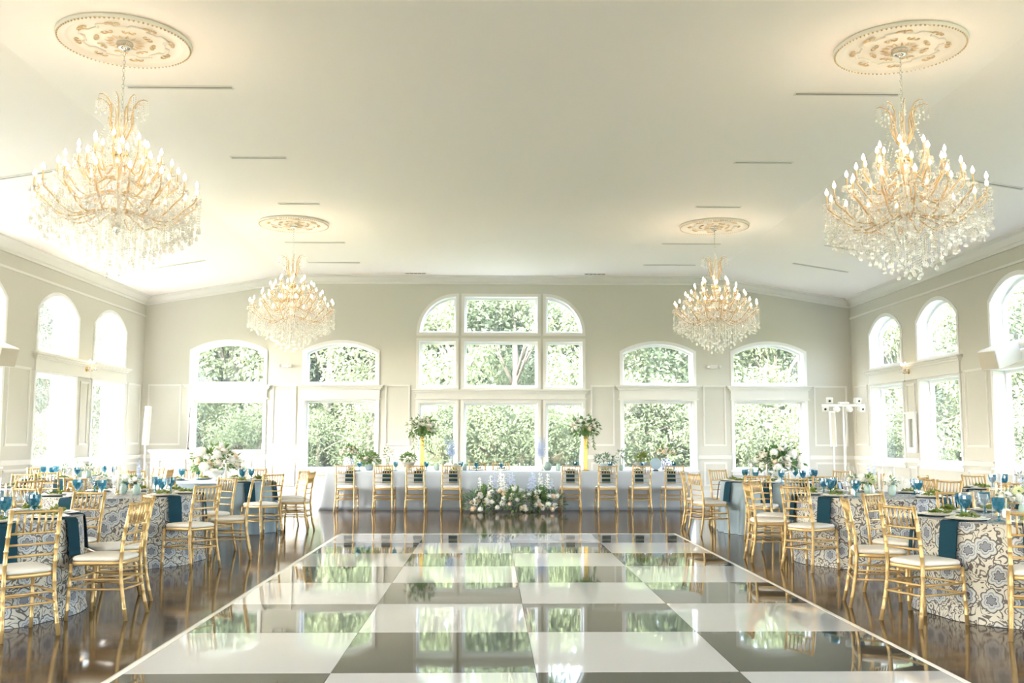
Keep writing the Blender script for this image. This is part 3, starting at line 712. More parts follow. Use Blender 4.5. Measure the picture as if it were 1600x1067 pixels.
PARTS = [('seat_frame', 'frame'), ('cushion', 'cushion'), ('back_post', 'postL'), ('back_post', 'postR'), ('front_leg', 'legL'), ('front_leg', 'legR'), ('top_rail', 'rt'), ('back_rail', 'ra'), ('back_rail', 'rb'), ('back_rail', 'rc')] + \
        [('stretcher', k) for k in ('ssLa', 'ssLb', 'ssRa', 'ssRb', 'sfa', 'sfb', 'sba', 'sbb')]
def chair(x, y, rz, label, group):
    o = empty('chiavari_chair', (x, y, 0), rz, label, 'chair', group)
    for nm, k in PARTS: ob(nm, CP[k], o)
    for i in range(6): ob('spindle', CP['spindle'], o, ((i - 2.5) * 0.049, 0, 0))
    return o

# ------------------------------------------------------------------ table things
def round_cloth(seed, amp, nf, mat):
    rnd = random.Random(seed); n = 128; R0 = 0.89; H = 0.76; rows = [(0.0, 1.0)]
    ph = [rnd.uniform(0, 6.28) for _ in range(4)]
    def fold(t): return 0.6 * sin(nf * t + ph[0]) + 0.35 * sin((nf * 2 - 3) * t + ph[1]) + 0.3 * sin(3 * t + ph[2])
    b = MB(); uvs = []
    rings = []
    for r in (0.02, 0.4, 0.8, 0.895): rings.append([((r * cos(2 * pi * i / n), r * sin(2 * pi * i / n), H), (r * cos(2 * pi * i / n), r * sin(2 * pi * i / n))) for i in range(n)])
    for k in range(13):
        t = k / 12; z = (H - 0.006) * (1 - t) + 0.003 * t if k else H - 0.008
        ring = []
        for i in range(n):
            a = 2 * pi * i / n; f = fold(a); am = amp * t ** 0.75
            r = R0 + 0.02 * t + am * (f + 0.55)
            if k == 12: r += 0.012
            ring.append(((r * cos(a), r * sin(a), z), (a * R0, -z)))
        rings.append(ring)
    me_v = [p for rg in rings for p, _ in rg]; fs = []; fu = []
    def uvp(k, i):
        u = rings[k][i % n][1]
        return (u[0] + (2 * pi * R0 if i >= n and k >= 4 else 0), u[1])
    for k in range(len(rings) - 1):
        for i in range(n):
            fs.append((k * n + i, k * n + (i + 1) % n, (k + 1) * n + (i + 1) % n, (k + 1) * n + i)); kk = 4 if k == 3 else k
            fu.append([uvp(kk, i), uvp(kk, i + 1), uvp(k + 1, i + 1), uvp(k + 1, i)])
    fs.append(tuple(range(n))); fu.append([rings[0][i][1] for i in range(n)])
    me = bpy.data.meshes.new('tablecloth'); me.from_pydata(me_v, [], fs); uv = me.uv_layers.new(name='UVMap'); li = 0
    for q in fu:
        for c_ in q: uv.data[li].uv = c_; li += 1
    me.polygons.foreach_set('use_smooth', [True] * len(me.polygons)); me.materials.append(M[mat]); me.update(); return me
TS = {}
def build_tableware():
    TS['charger'] = MB().lathe([(0.09, 0.0), (0.11, 0.001), (0.165, 0.012), (0.168, 0.015), (0.16, 0.015), (0.11, 0.006), (0.001, 0.005)], 28).mesh('charger_plate', 'charger', True)
    TS['plate'] = MB().lathe([(0.07, 0.0), (0.09, 0.002), (0.132, 0.014), (0.135, 0.017), (0.128, 0.017), (0.085, 0.008), (0.001, 0.007)], 26).mesh('salad_plate', 'plate', True)
    rnd = random.Random(5); TS['salad'] = []
    for v in range(3):
        b = MB()
        for i in range(46):
            a = rnd.uniform(0, 6.28); r = 0.075 * sqrt(rnd.random()); z = 0.004 + 0.036 * (1 - r / 0.08) * rnd.random()
            b.leaf((r * cos(a), r * sin(a), z), (rnd.uniform(-1, 1), rnd.uniform(-1, 1), rnd.uniform(0, 0.5)), (0, 0, 1), 0.05, 0.032, rnd.uniform(-.3, .4))
        me = b.mesh('salad', 'salad'); leaf_uv(me); TS['salad'].append(me)
    gp = [(0.034, 0.0), (0.034, 0.003), (0.012, 0.008), (0.006, 0.02), (0.008, 0.035), (0.006, 0.055), (0.010, 0.068), (0.026, 0.08), (0.038, 0.105), (0.042, 0.135), (0.041, 0.16)]
    TS['goblet'] = MB().lathe(gp + [(0.038, 0.16), (0.039, 0.135), (0.034, 0.107), (0.022, 0.085), (0.001, 0.076)], 14).mesh('goblet', 'blueglass')
    TS['wineglass'] = MB().lathe([(0.034, 0), (0.034, 0.002), (0.006, 0.008), (0.004, 0.09), (0.012, 0.1), (0.036, 0.13), (0.040, 0.165), (0.034, 0.205), (0.032, 0.205), (0.038, 0.165), (0.033, 0.132), (0.001, 0.104)], 16).mesh('wine_glass', 'clear', True)
    def nap(path):
        b = MB(); rings = [[(-0.085, y, z), (0.085, y, z), (0.085, y + dy, z + dz), (-0.085, y + dy, z + dz)] for y, z, dy, dz in path]
        return b.loft(rings).mesh('napkin', 'navy')
    # lies under the plate, then drops over the table edge (edge at y = 0, table centre towards +y)
    TS['napkin'] = nap([(0.30, 0.0, 0, 0.006), (0.05, 0.0, 0, 0.006), (-0.005, 0.001, 0.002, 0.006), (-0.016, -0.012, -0.005, 0.002), (-0.024, -0.06, -0.006, 0.0), (-0.034, -0.14, -0.007, 0.0), (-0.05, -0.29, -0.007, 0.0)])
    TS['taper'] = MB().lathe([(0.012, 0), (0.0115, 0.22), (0.009, 0.25), (0.002, 0.255)], 8).mesh('taper', 'candle', True)
    TS['flame'] = MB().lathe([(0.002, 0), (0.007, 0.010), (0.008, 0.018), (0.004, 0.032), (0.0005, 0.042)], 8).mesh('flame', 'flame', True)
    TS['hurricane'] = MB().lathe([(0.045, 0), (0.045, 0.004), (0.043, 0.006), (0.043, 0.33), (0.041, 0.33), (0.041, 0.006), (0.001, 0.005)], 16).mesh('glass_cylinder', 'clear', True)
    TS['holder'] = MB().lathe([(0.03, 0), (0.03, 0.006), (0.012, 0.012), (0.012, 0.03), (0.016, 0.034), (0.016, 0.05), (0.001, 0.05)], 12).mesh('holder', 'brass', True)
    TS['vase'] = MB().lathe([(0.028, 0), (0.036, 0.01), (0.042, 0.05), (0.038, 0.09), (0.03, 0.11), (0.033, 0.12), (0.026, 0.118), (0.001, 0.10)], 16).mesh('vase', 'sage', True)
    TS['budvase'] = MB().lathe([(0.022, 0), (0.03, 0.02), (0.03, 0.05), (0.012, 0.09), (0.014, 0.13), (0.01, 0.128), (0.001, 0.1)], 14).mesh('bud_vase', 'ivoryceramic', True)
    TS['ginger'] = MB().lathe([(0.06, 0), (0.075, 0.015), (0.11, 0.12), (0.115, 0.18), (0.09, 0.23), (0.065, 0.245), (0.07, 0.27), (0.055, 0.268), (0.001, 0.2)], 24).mesh('jar', 'porcelain', True)
    TS['urn'] = MB().lathe([(0.08, 0), (0.08, 0.02), (0.04, 0.035), (0.035, 0.05), (0.09, 0.08), (0.13, 0.15), (0.135, 0.17), (0.12, 0.168), (0.001, 0.12)], 20).mesh('urn', 'stone', True)
    TS['bowl'] = MB().lathe([(0.06, 0), (0.09, 0.02), (0.12, 0.08), (0.12, 0.13), (0.10, 0.15), (0.095, 0.148), (0.001, 0.1)], 20).mesh('bowl', 'slate', True)
build_tableware()
# flowers
FM = {}
def build_flowers():
    rnd = random.Random(9)
    for nm, mat in (('rose', 'rose'), ('white_rose', 'whitepetal'), ('blush_rose', 'blush')):
        b = MB().lathe([(0.1, -0.5), (0.55, -0.3), (0.62, 0.1), (0.35, 0.5), (0.05, 0.55)], 8)
        for ring, (n, rr, tilt, sz) in enumerate(((5, 0.35, 0.25, 0.75), (6, 0.55, 0.6, 0.85), (7, 0.7, 1.0, 0.9))):
            for i in range(n):
                a = 2 * pi * i / n + ring * 0.5 + rnd.uniform(-.1, .1); rad = Vector((cos(a), sin(a), 0)); tan = Vector((-sin(a), cos(a), 0)); vs_ = []
                for u in range(4):
                    t = u / 3; o_ = rad * (rr * 0.5 + rr * sin(tilt) * t * 0.9 + 0.1 * t * t) + Vector((0, 0, -0.4 + sz * cos(tilt * 0.8) * t * 1.15 - 0.12 * ring))
                    wd = sz * 0.55 * sin(pi * (0.2 + 0.6 * t))
                    vs_ += [o_ - tan * wd - rad * 0.12, o_ + rad * 0.06, o_ + tan * wd - rad * 0.12]
                b.add(vs_, [(3 * u + k, 3 * u + k + 1, 3 * u + k + 4, 3 * u + k + 3) for u in range(3) for k in range(2)])
        me = b.mesh(nm, mat, True); leaf_uv(me); FM[nm] = me
    for nm, mat in (('hydrangea', 'whitepetal'), ('lime_hydrangea', 'greenpetal')):
        b = MB()
        for i in range(85):
            z = 1 - 2 * (i + 0.5) / 85; a = i * 2.39996; s = sqrt(1 - z * z); d = Vector((s * cos(a), s * sin(a), z))
            if d.z < -0.75: continue
            t = d.cross(Vector((0.3, 0.2, 1))).normalized(); u = d.cross(t); c_ = d * 0.92
            for q in range(4):
                e = t * cos(q * pi / 2) + u * sin(q * pi / 2); f = t * cos(q * pi / 2 + 1.57) + u * sin(q * pi / 2 + 1.57)
                b.add([c_, c_ + (e * 0.9 + f * 0.1) * 0.17 + d * 0.06, c_ + (e + f) * 0.12 + d * 0.09], [(0, 1, 2)])
        b.lathe([(0.05, -0.85), (0.6, -0.6), (0.86, 0), (0.6, 0.6), (0.05, 0.86)], 10)
        me = b.mesh(nm, mat); leaf_uv(me); FM[nm] = me
    for nm, mat in (('delphinium', 'bluepetal'), ('stock', 'whitepetal')):
        b = MB(); b.tube([(0, 0, 0), (0.01, 0, 0.5), (0, 0.01, 1.0)], 0.006, 5)
        for i in range(30):
            t = i / 30; a = i * 2.4 + rnd.uniform(-.4, .4); z = 0.40 + 0.6 * t + rnd.uniform(-.02, .02); w_ = (1.0 - 0.55 * t * t) * rnd.uniform(0.75, 1.25)
            for q in range(4):
                c_ = a + q * 1.57; p = Vector((0.045 * w_ * cos(a), 0.045 * w_ * sin(a), z))
                b.leaf(p, (cos(a) * .5 + cos(c_), sin(a) * .5 + sin(c_), rnd.uniform(-.3, .6)), (cos(a), sin(a), 0.2), 0.045 * w_, 0.045 * w_, 0.2)
        me = b.mesh(nm, mat); leaf_uv(me); FM[nm] = me
    b = MB(); r2 = random.Random(4)
    for i in range(260):
        d = Vector((r2.gauss(0, 1), r2.gauss(0, 1), r2.gauss(0.3, 1))).normalized() * (r2.random() ** 0.4); s = 0.07
        b.leaf(d, (r2.uniform(-1, 1), r2.uniform(-1, 1), r2.uniform(-.3, 1)), (0, 0, 1), s, s, 0.2)
    me = b.mesh('dried_puff', 'blush'); leaf_uv(me); FM['dried_puff'] = me
build_flowers()
def foliage(name, rnd, n, rx, rz, zc, ln, mat, droop=0.0, hemi=-0.45):
    b = MB()
    for i in range(n):
        while True:
            d = Vector((rnd.gauss(0, 1), rnd.gauss(0, 1), rnd.gauss(0.1, 1))).normalized()
            if d.z > hemi: break
        k = rnd.uniform(0.55, 1.0); p = Vector((d.x * rx * k, d.y * rx * k, zc + d.z * rz * k)); s = ln * rnd.uniform(0.6, 1.2)
        dd = d + Vector((rnd.uniform(-.7, .7), rnd.uniform(-.7, .7), rnd.uniform(-.6, .5) - droop))
        b.leaf(p, dd, Vector((rnd.uniform(-.5, .5), rnd.uniform(-.5, .5), 1)), s, s * 0.5, 0.15)
    me = b.mesh(name, mat); leaf_uv(me); return me
def blooms(o, rnd, kinds, n, rx, rz, zc, size, hemi=-0.1):
    for i in range(n):
        z = 1 - (1 - hemi) * (i + 0.5) / n; a = i * 2.39996 + rnd.uniform(-.3, .3); s = sqrt(max(0, 1 - z * z)); d = Vector((s * cos(a), s * sin(a), z))
        k = kinds[i % len(kinds)]; sz = size * rnd.uniform(0.8, 1.2) * (1.12 if 'hydr' in k else 1.0)
        ob(k, FM[k], o, (d.x * rx, d.y * rx, zc + d.z * rz), d.to_track_quat('Z', 'Y').to_euler(), sz)
def bouquet(name, loc, seed, label, vessel=None, vname='vase', kinds=('white_rose',), nb=6, rx=0.1, rz=0.09, zc=0.2, size=0.035, nl=80, ll=0.06, lmat='leaf', group=None, cat='flowers', vsc=1.0, droop=0.0):
    rnd = random.Random(seed); o = empty(name, loc, rnd.uniform(0, 6.28), label, cat, group)
    if vessel: ob(vname, TS[vessel], o, (0, 0, 0), (0, 0, 0), vsc)
    if nl: ob('leaves', foliage('leaves', rnd, nl, rx, rz, zc, ll, lmat, droop), o)['kind'] = 'stuff'
    b = MB()
    for i in range(5):
        a = i * 1.256; b.tube([(0.01 * cos(a), 0.01 * sin(a), 0.05 if vessel else 0.0), (rx * 0.5 * cos(a), rx * 0.5 * sin(a), zc)], 0.0035, 5)
    ob('stems', b.mesh('stems', 'leaf'), o)
    blooms(o, rnd, kinds, nb, rx * 0.93, rz * 0.95, zc, size)
    return o

# ------------------------------------------------------------------ round tables
TR = 0.89; TZ = 0.76
def candle(x, y, z, label, group):
    o = empty('candle_holder', (x, y, z), 0, label, 'candle', group)
    ob('holder', TS['holder'], o, (0, 0, 0.006)); ob('taper', TS['taper'], o, (0, 0, 0.05), (0, 0, 0), (1, 1, 0.72)); ob('flame', TS['flame'], o, (0, 0, 0.232)); ob('glass_cylinder', TS['hurricane'], o)
def side_words(cx, a):
    """how a seat at angle a of a table at cx lies to the dance floor and the head table"""
    dx = cos(a) * (-1 if cx > 0 else 1); dy = sin(a)
    p_, q_ = [], []
    if dx > 0.38: p_.append('back to dance floor'); q_.append('dance-floor')
    if dx < -0.38: p_.append('facing dance floor'); q_.append('window')
    if dy > 0.38: p_.append('back to head table'); q_.append('head-table')
    if dy < -0.38: p_.append('facing head table')
    pl = ' and '.join(q_) + ' side' if q_ else 'side'
    if dy < -0.38: pl += ' away from head table'
    return ', '.join(p_), pl
def place(ex, ey, rz, where, sd, i, rnd, wine=True, nz=1.0, ny=1.0):
    """one setting; (ex, ey) is the table edge point, rz turns +y to the table centre"""
    m = Matrix.Rotation(rz, 3, 'Z'); w_ = sd + ' of ' + where if sd else where
    def at(dx, dy, z): v = m @ Vector((dx, dy, 0)); return (ex + v.x, ey + v.y, z)
    z = TZ + 0.0015
    tag(ob('napkin', TS['napkin'], None, at(0, 0, z), (0, 0, rz), (1, ny, nz)), 'navy napkin, ' + w_, 'napkin', 'napkins on the ' + where)
    tag(ob('charger_plate', TS['charger'], None, at(0, 0.185, z + 0.0075)), 'cream charger plate, ' + w_, 'plate', 'chargers on the ' + where)
    ps = empty('plated_salad', at(0, 0.185, z + 0.0145), rnd.uniform(0, 6), 'green salad on plate, ' + w_, 'salad', 'plated salads on the ' + where)
    ob('plate', TS['plate'], ps); ob('salad', TS['salad'][i % 3], ps, (0, 0, 0.008))
    tag(ob('goblet', TS['goblet'], None, at(0.135, 0.375, z), (0, 0, rnd.uniform(0, 6)), 1.15), 'stemmed blue glass goblet, ' + w_, 'goblet', 'goblets on the ' + where)
    if wine: tag(ob('wine_glass', TS['wineglass'], None, at(-0.03, 0.40, z)), 'clear stemmed wine glass, ' + w_, 'wine glass', 'wine glasses on the ' + where)
def centre_low(cx, cy, where, seed, cang=()):
    z = TZ + 0.0015; q = random.Random(seed)
    bouquet('hydrangea_bouquet', (cx - 0.02, cy + 0.06, z), seed, 'pale green hydrangeas in a sage vase amid the ' + where, 'vase', 'vase', ('lime_hydrangea', 'hydrangea'), 4, 0.075, 0.06, 0.16, 0.05, 50, 0.06)
    bouquet('white_posy', (cx + 0.2, cy - 0.12, z), seed + 1, 'small white posy in a sage vase on the ' + where, 'vase', 'vase', ('white_rose', 'hydrangea'), 5, 0.065, 0.055, 0.15, 0.03, 40, 0.05)
    bouquet('rose_posy', (cx - 0.23, cy - 0.05, z), seed + 2, 'cream rose posy in an ivory bud vase on the ' + where, 'budvase', 'bud_vase', ('rose', 'white_rose'), 5, 0.06, 0.05, 0.165, 0.03, 36, 0.055, 'eucalyptus')
    o = empty('delphinium_vase', (cx + 0.1, cy + 0.22, z), 0.4, 'blue delphinium spray in an ivory bud vase on the ' + where, 'flowers'); ob('bud_vase', TS['budvase'], o)
    for k in range(3): ob('delphinium', FM['delphinium'], o, (0, 0, 0.03), (0.16 * cos(k * 2.1), 0.16 * sin(k * 2.1), k), 0.30 + 0.05 * k)
    for dx, dy in ((0.02, -0.2), (-0.16, 0.22), (0.28, 0.1)): candle(cx + dx, cy + dy, z, 'lit ivory taper in a glass cylinder on the ' + where, 'candles on the ' + where)
def centre_big(cx, cy, where, seed, cang=()):
    z = TZ + 0.0015; rnd = random.Random(seed)
    o = empty('centrepiece', (cx, cy, z), 0, 'large dome of white roses, hydrangeas and greenery on the ' + where, 'flowers')
    ob('vessel', MB().lathe([(0.09, 0), (0.09, 0.012), (0.03, 0.03), (0.03, 0.07), (0.12, 0.12), (0.16, 0.16), (0.15, 0.16), (0.001, 0.1)], 20).mesh('vessel', 'ivoryceramic', True), o)
    ob('leaves', foliage('leaves', rnd, 420, 0.36, 0.26, 0.26, 0.10, 'leaf', 0.15, -0.35), o)['kind'] = 'stuff'
    blooms(o, rnd, ('hydrangea', 'white_rose', 'rose', 'hydrangea', 'white_rose', 'rose', 'blush_rose'), 30, 0.35, 0.26, 0.26, 0.066, -0.2)
    for a in cang: candle(cx + 0.445 * cos(a), cy + 0.445 * sin(a), z, 'lit ivory taper in a glass cylinder on the ' + where, 'candles on the ' + where)
def round_table(cx, cy, mat, where, tlabel, angles, seed, big, nplaces=None):
    amp, nf = (0.026, 7) if mat == 'floral' else (0.055, 17)
    rot = random.Random(seed).uniform(0, 6)
    tag(ob('round_table', round_cloth(seed, amp, nf, mat), None, (cx, cy, 0), (0, 0, rot)), tlabel, 'table')
    rnd = random.Random(seed + 50)
    for i, a in enumerate(angles):
        a = radians(a); r = (1.18 if mat == 'floral' else 1.225) + rnd.uniform(-0.0, 0.03); rz = a + pi / 2
        cw_, pw_ = side_words(cx, a)
        chair(cx + r * cos(a), cy + r * sin(a), rz + rnd.uniform(-0.06, 0.06), 'gold chair at ' + where + ', ' + cw_, 'chairs around the ' + where)
        place(cx + TR * cos(a), cy + TR * sin(a), rz, where, pw_, i, rnd, True, 1.0, 1.0 if mat == 'floral' else 1.2)
    (centre_big if big else centre_low)(cx, cy, where, seed * 3, [radians(a - 13) for a in angles[:3]])
round_table(4.45, 8.10, 'floral', 'end floral table, lights side', 'round table in floral cloth, farthest from the head table, stage-light side', (-158, 164, -117, 126, 88), 21, False)
round_table(4.42, 11.45, 'floral', 'middle floral table, lights side', 'round table in floral cloth beside the blue one on the stage-light side', (-144, 178, 140, 108, 70, 30, -10, -52), 22, False)
round_table(4.41, 15.10, 'bluecloth', 'blue table, lights side', 'round table in dusty blue cloth between dance floor and stage-light stand', (-118, -162, 164, 116, 74, 32, -8, -46, -82), 23, True)
round_table(-4.30, 8.05, 'floral', 'end floral table, bar side', 'round table in floral cloth, farthest from the head table on the bar side', (-4, -44, 34, 72, 110), 24, False)
round_table(-4.32, 11.50, 'floral', 'middle floral table, bar side', 'round table in floral cloth beside the blue table on the bar side', (-33, 12, 52, 92, 132, 212, 252), 25, False)
round_table(-4.29, 15.15, 'bluecloth', 'blue table, bar side', 'round table in dusty blue cloth between dance floor and bar', (-42, -2, 38, 80, 120, 160), 26, True)
round_table(-6.85, 16.30, 'floral', 'sunlit floral table by windows', 'round floral table by the sunlit side windows near the bar', (5, 50, 95, 140, 185, -130, -85), 27, False)
round_table(-6.95, 12.60, 'bluecloth', 'blue table by sunlit windows', 'round dusty blue table against the sunlit side windows', (-26, 35, 80, 125, -70), 28, False)
round_table(7.10, 12.70, 'floral', 'floral table by shaded windows', 'round floral table against the shaded side windows', (180, 138, 95, -130), 29, False)

# ------------------------------------------------------------------ head table
HX0, HX1, HY0, HY1 = -3.35, 3.88, 19.61, 20.62
def head_cloth():
    rnd = random.Random(2); per = []; cr = 0.04; n1, n2 = 220, 30
    def side(a, b_, n): return [(a[0] + (b_[0] - a[0]) * i / n, a[1] + (b_[1] - a[1]) * i / n) for i in range(n)]
    per = side((HX0, HY0), (HX1, HY0), n1) + side((HX1, HY0), (HX1, HY1), n2) + side((HX1, HY1), (HX0, HY1), n1) + side((HX0, HY1), (HX0, HY0), n2)
    n = len(per); cx, cy = (HX0 + HX1) / 2, (HY0 + HY1) / 2; rings = []
    rings.append([(cx + (x - cx) * 0.97, cy + (y - cy) * 0.9, TZ) for x, y in per])
    rings.append([(cx + (x - cx) * 0.998, cy + (y - cy) * 0.985, TZ) for x, y in per])
    for k in range(10):
        t = k / 9; z = (TZ - 0.01) * (1 - t) + 0.003; ring = []
        for i, (x, y) in enumerate(per):
            if i < n1: nx, ny = 0, -1
            elif i < n1 + n2: nx, ny = 1, 0
            elif i < 2 * n1 + n2: nx, ny = 0, 1
            else: nx, ny = -1, 0
            dc = min(math.hypot(x - qx, y - qy) for qx in (HX0, HX1) for qy in (HY0, HY1))
            fl_ = 0.10 * math.exp(-(dc / 0.22) ** 2) * t
            s = i * 0.033; f = (sin(s * 7.0 + 0.6 * sin(s)) * 0.5 + sin(s * 17.3 + 1) * 0.3 + 0.2 * sin(s * 31)) * 0.024 * t ** 0.7
            ox, oy = (nx, ny)
            if dc < 0.25:
                qx = -1 if abs(x - HX0) < abs(x - HX1) else 1; qy = -1 if abs(y - HY0) < abs(y - HY1) else 1
                ring.append((x + qx * fl_ * 1.4 + nx * (f), y + qy * fl_ * 0.55 + ny * (f), z)); continue
            ring.append((x + ox * (f + 0.012 * t), y + oy * (f + 0.012 * t), z))
        rings.append(ring)
    return MB().loft(rings, True).mesh('head_table', 'headcloth', True)
tag(ob('head_table', head_cloth()), 'long head table under a pale blue floor-length cloth before the tall window', 'table')
WH = 'head table'
for i, px in enumerate((542.7, 601.2, 651.0, 706.4, 892.0, 948.7, 1001.4, 1052.7)):
    x = (px - 773.2) / 1519 * 19.13
    chair(x, 19.335, 0, 'gold chiavari chair with ivory cushion drawn up to the front of the head table', 'chairs along the front of the head table')
    rnd = random.Random(i); place(x + 0.02, HY0, 0, WH, '', i, rnd, i % 2 == 0, 0.78)
for x in (-0.37, 0.14):
    chair(x, 20.88, pi, 'gold chiavari chair with ivory cushion behind the middle of the head table', 'chairs behind the head table')
    rnd = random.Random(40 + int(x * 10)); z = TZ + 0.0015
    tag(ob('charger_plate', TS['charger'], None, (x, 20.43, z + 0.002)), 'cream charger plate at the far edge of the head table', 'plate', 'far chargers on the ' + WH)
    tag(ob('salad', TS['salad'][1], None, (x, 20.43, z + 0.03)), 'small heap of green salad on a charger, far edge of head table', 'salad', 'salads on the ' + WH)
    tag(ob('goblet', TS['goblet'], None, (x - 0.0, 20.2, z)), 'stemmed blue goblet at the far edge of the head table', 'goblet', 'far goblets on the ' + WH)
HZ = TZ + 0.0015
def hx(px, y=20.3): return (px - 773.2) / 1519 * y
for px, k in ((548, 'nearest the bar'), (1040, 'nearest the light stand')):
    bouquet('ginger_jar_bouquet', (hx(px), 20.30, HZ), px, 'blush and white flowers in a patterned porcelain jar ' + k, 'ginger', 'porcelain_jar', ('rose', 'white_rose', 'blush_rose'), 22, 0.20, 0.14, 0.36, 0.044, 110, 0.09)
bouquet('rose_bouquet', (hx(580), 20.30, HZ), 31, 'dark green leaves and peach roses in a low slate bowl on the head table', 'bowl', 'bowl', ('blush_rose', 'rose', 'white_rose'), 13, 0.22, 0.13, 0.20, 0.046, 130, 0.12, vsc=0.8)
bouquet('greenery_spray', (hx(608), 20.30, HZ), 32, 'airy green spray with one peach bloom in an ivory bud vase', 'budvase', 'bud_vase', ('blush_rose',), 2, 0.10, 0.16, 0.30, 0.03, 40, 0.07, 'eucalyptus')
for px, sd in ((640, 33), (1003, 34)):
    bouquet('urn_greens', (hx(px), 20.30, HZ), sd, 'leafy greens in a weathered stone urn beside the ' + ('gold stand on the bar side' if sd == 33 else 'grey round dish'), 'urn', 'urn', ('white_rose',), 2, 0.15, 0.10, 0.24, 0.025, 150, 0.08, 'leaf' if sd == 33 else 'salad')
for px, sd, nm in ((684, 35, 'beside the gold stand on the bar side'), (812, 36, 'in the middle of the head table'), (872, 37, 'beside the gold stand on the light-stand side'), (727, 38, 'near the middle of the head table, bar side')):
    o = empty('dried_flower_vase', (hx(px), 20.30, HZ), sd, 'pale dried blooms in an ivory vase ' + nm, 'flowers'); ob('vase', TS['vase' if sd != 36 else 'budvase'], o, (0, 0, 0), (0, 0, 0), 1.2)
    q = random.Random(sd)
    for k in range(4 if sd in (37, 35) else 2): ob('dried_puff', FM['dried_puff'], o, (q.uniform(-.16, .16) if sd in (35, 37) else q.uniform(-.05, .05), q.uniform(-.05, .05), 0.2 + q.uniform(0, .06)), (0, 0, k), q.uniform(0.09, 0.12))
for px, sd, nm in ((705, 41, 'bar side'), (845, 42, 'light-stand side')):
    o = empty('delphinium_vase', (hx(px), 20.30, HZ), 0, 'tall blue delphiniums in an ivory vase on the head table, ' + nm, 'flowers'); ob('vase', TS['budvase'], o, (0, 0, 0), (0, 0, 0), 1.8)
    for k in range(5): ob('delphinium', FM['delphinium'], o, (0, 0, 0.06), (0.16 * cos(k * 1.4), 0.16 * sin(k * 1.4), k), (0.72, 0.72, 0.58 + 0.06 * (k % 3)))
for px, mat, lab in ((700, 'ivoryceramic', 'round blush vase on the head table'), (712, 'sage', 'round sage vase beside the blush one on the head table'), (856, 'sage', 'large round sage vase beside the delphiniums on the head table')):
    s = 0.09 if px > 800 else 0.08
    tag(ob('round_vase', MB().lathe([(0.4 * s, 0), (0.8 * s, 0.25 * s), (s, 0.9 * s), (0.85 * s, 1.5 * s), (0.4 * s, 1.85 * s), (0.45 * s, 2.0 * s), (0.36 * s, 2.0 * s), (0.001, 1.6 * s)], 18).mesh('round_vase', mat, True), None, (hx(px), 20.14 if px == 712 else 20.42, HZ)), lab, 'vase')
bouquet('white_bowl_bouquet', (hx(944), 20.22, HZ), 45, 'white roses and greenery trailing from a slate-blue bowl on the head table', 'bowl', 'bowl', ('white_rose', 'hydrangea', 'white_rose'), 9, 0.22, 0.11, 0.22, 0.04, 150, 0.09, 'eucalyptus')
bouquet('trailing_greens', (hx(970), 20.30, HZ), 46, 'tall airy eucalyptus with small white blooms in an ivory vase', 'vase', 'vase', ('white_rose',), 4, 0.11, 0.16, 0.30, 0.026, 60, 0.07, 'eucalyptus')
o = empty('round_dish', (hx(1021), 20.08, HZ), 0, 'grey round dish propped upright on a stand on the head table', 'dish')
ob('dish', MB().lathe([(0.001, -0.008), (0.1, -0.006), (0.118, 0.004), (0.12, 0.012), (0.1, 0.004), (0.001, 0.002)], 28).mesh('dish', 'slate', True), o, (0, 0, 0.145), (pi / 2 - 0.15, 0, 0))
ob('stand', MB().box(-0.05, 0.05, -0.03, 0.05, 0.0, 0.03).mesh('stand', 'black'), o)
for px, k in ((661, 'bar side'), (914.5, 'light-stand side')):
    rnd = random.Random(px); x = hx(px, 20.25)
    s = empty('gold_flower_stand', (x, 20.25, HZ), 0, 'tall gold pillar stand on the head table, ' + k, 'flower stand')
    ob('base', MB().bbox(-0.075, 0.075, -0.075, 0.075, 0, 0.014, 0.004).mesh('base', 'brass'), s)
    ob('pillar', MB().loft([[(q * cos(pi / 4 + i * pi / 2), q * sin(pi / 4 + i * pi / 2), z) for i in range(4)] for q, z in ((0.062, 0.014), (0.055, 0.03), (0.052, 0.66), (0.066, 0.685), (0.066, 0.695))]).mesh('pillar', 'brass'), s)
    o = empty('tall_arrangement', (x, 20.25, HZ + 0.697), 0, 'burst of cream roses and trailing greenery atop the gold pillar, ' + k, 'flowers')
    ob('leaves', foliage('leaves', rnd, 330, 0.31, 0.24, 0.17, 0.10, 'leaf', 0.25, -0.6), o)['kind'] = 'stuff'
    ob('foam', MB().lathe([(0.03, 0.0), (0.07, 0.03), (0.10, 0.10), (0.08, 0.2), (0.01, 0.25)], 10).mesh('foam', 'leaf'), o)
    blooms(o, rnd, ('rose', 'white_rose', 'hydrangea', 'rose', 'white_rose', 'blush_rose'), 30, 0.28, 0.235, 0.17, 0.052, -0.3)
    for q in range(7):
        a = rnd.uniform(0, 6.28); ob('stock', FM['stock'], o, (0, 0, 0.12), (0.6 * cos(a), 0.6 * sin(a), a), 0.34)
    for q in range(7):
        a = q * 0.9 + 0.3; vb = MB(); pts = [(0.16 * cos(a) + 0.05 * cos(a) * t, 0.16 * sin(a) + 0.05 * sin(a) * t, 0.05 - t * (0.22 + 0.2 * rnd.random())) for t in (0, 0.33, 0.66, 1.0)]
        vb.tube(pts, 0.003, 4)
        for j in range(12):
            t = j / 12 * 3; i0 = min(2, int(t)); p = Vector(pts[i0]).lerp(Vector(pts[i0 + 1]), t - i0); vb.leaf(p, (rnd.uniform(-1, 1), rnd.uniform(-1, 1), -0.5), (0, 0, 1), 0.06, 0.028)
        me = vb.mesh('trailing_vine', 'leaf'); leaf_uv(me); ob('trailing_vine', me, o)
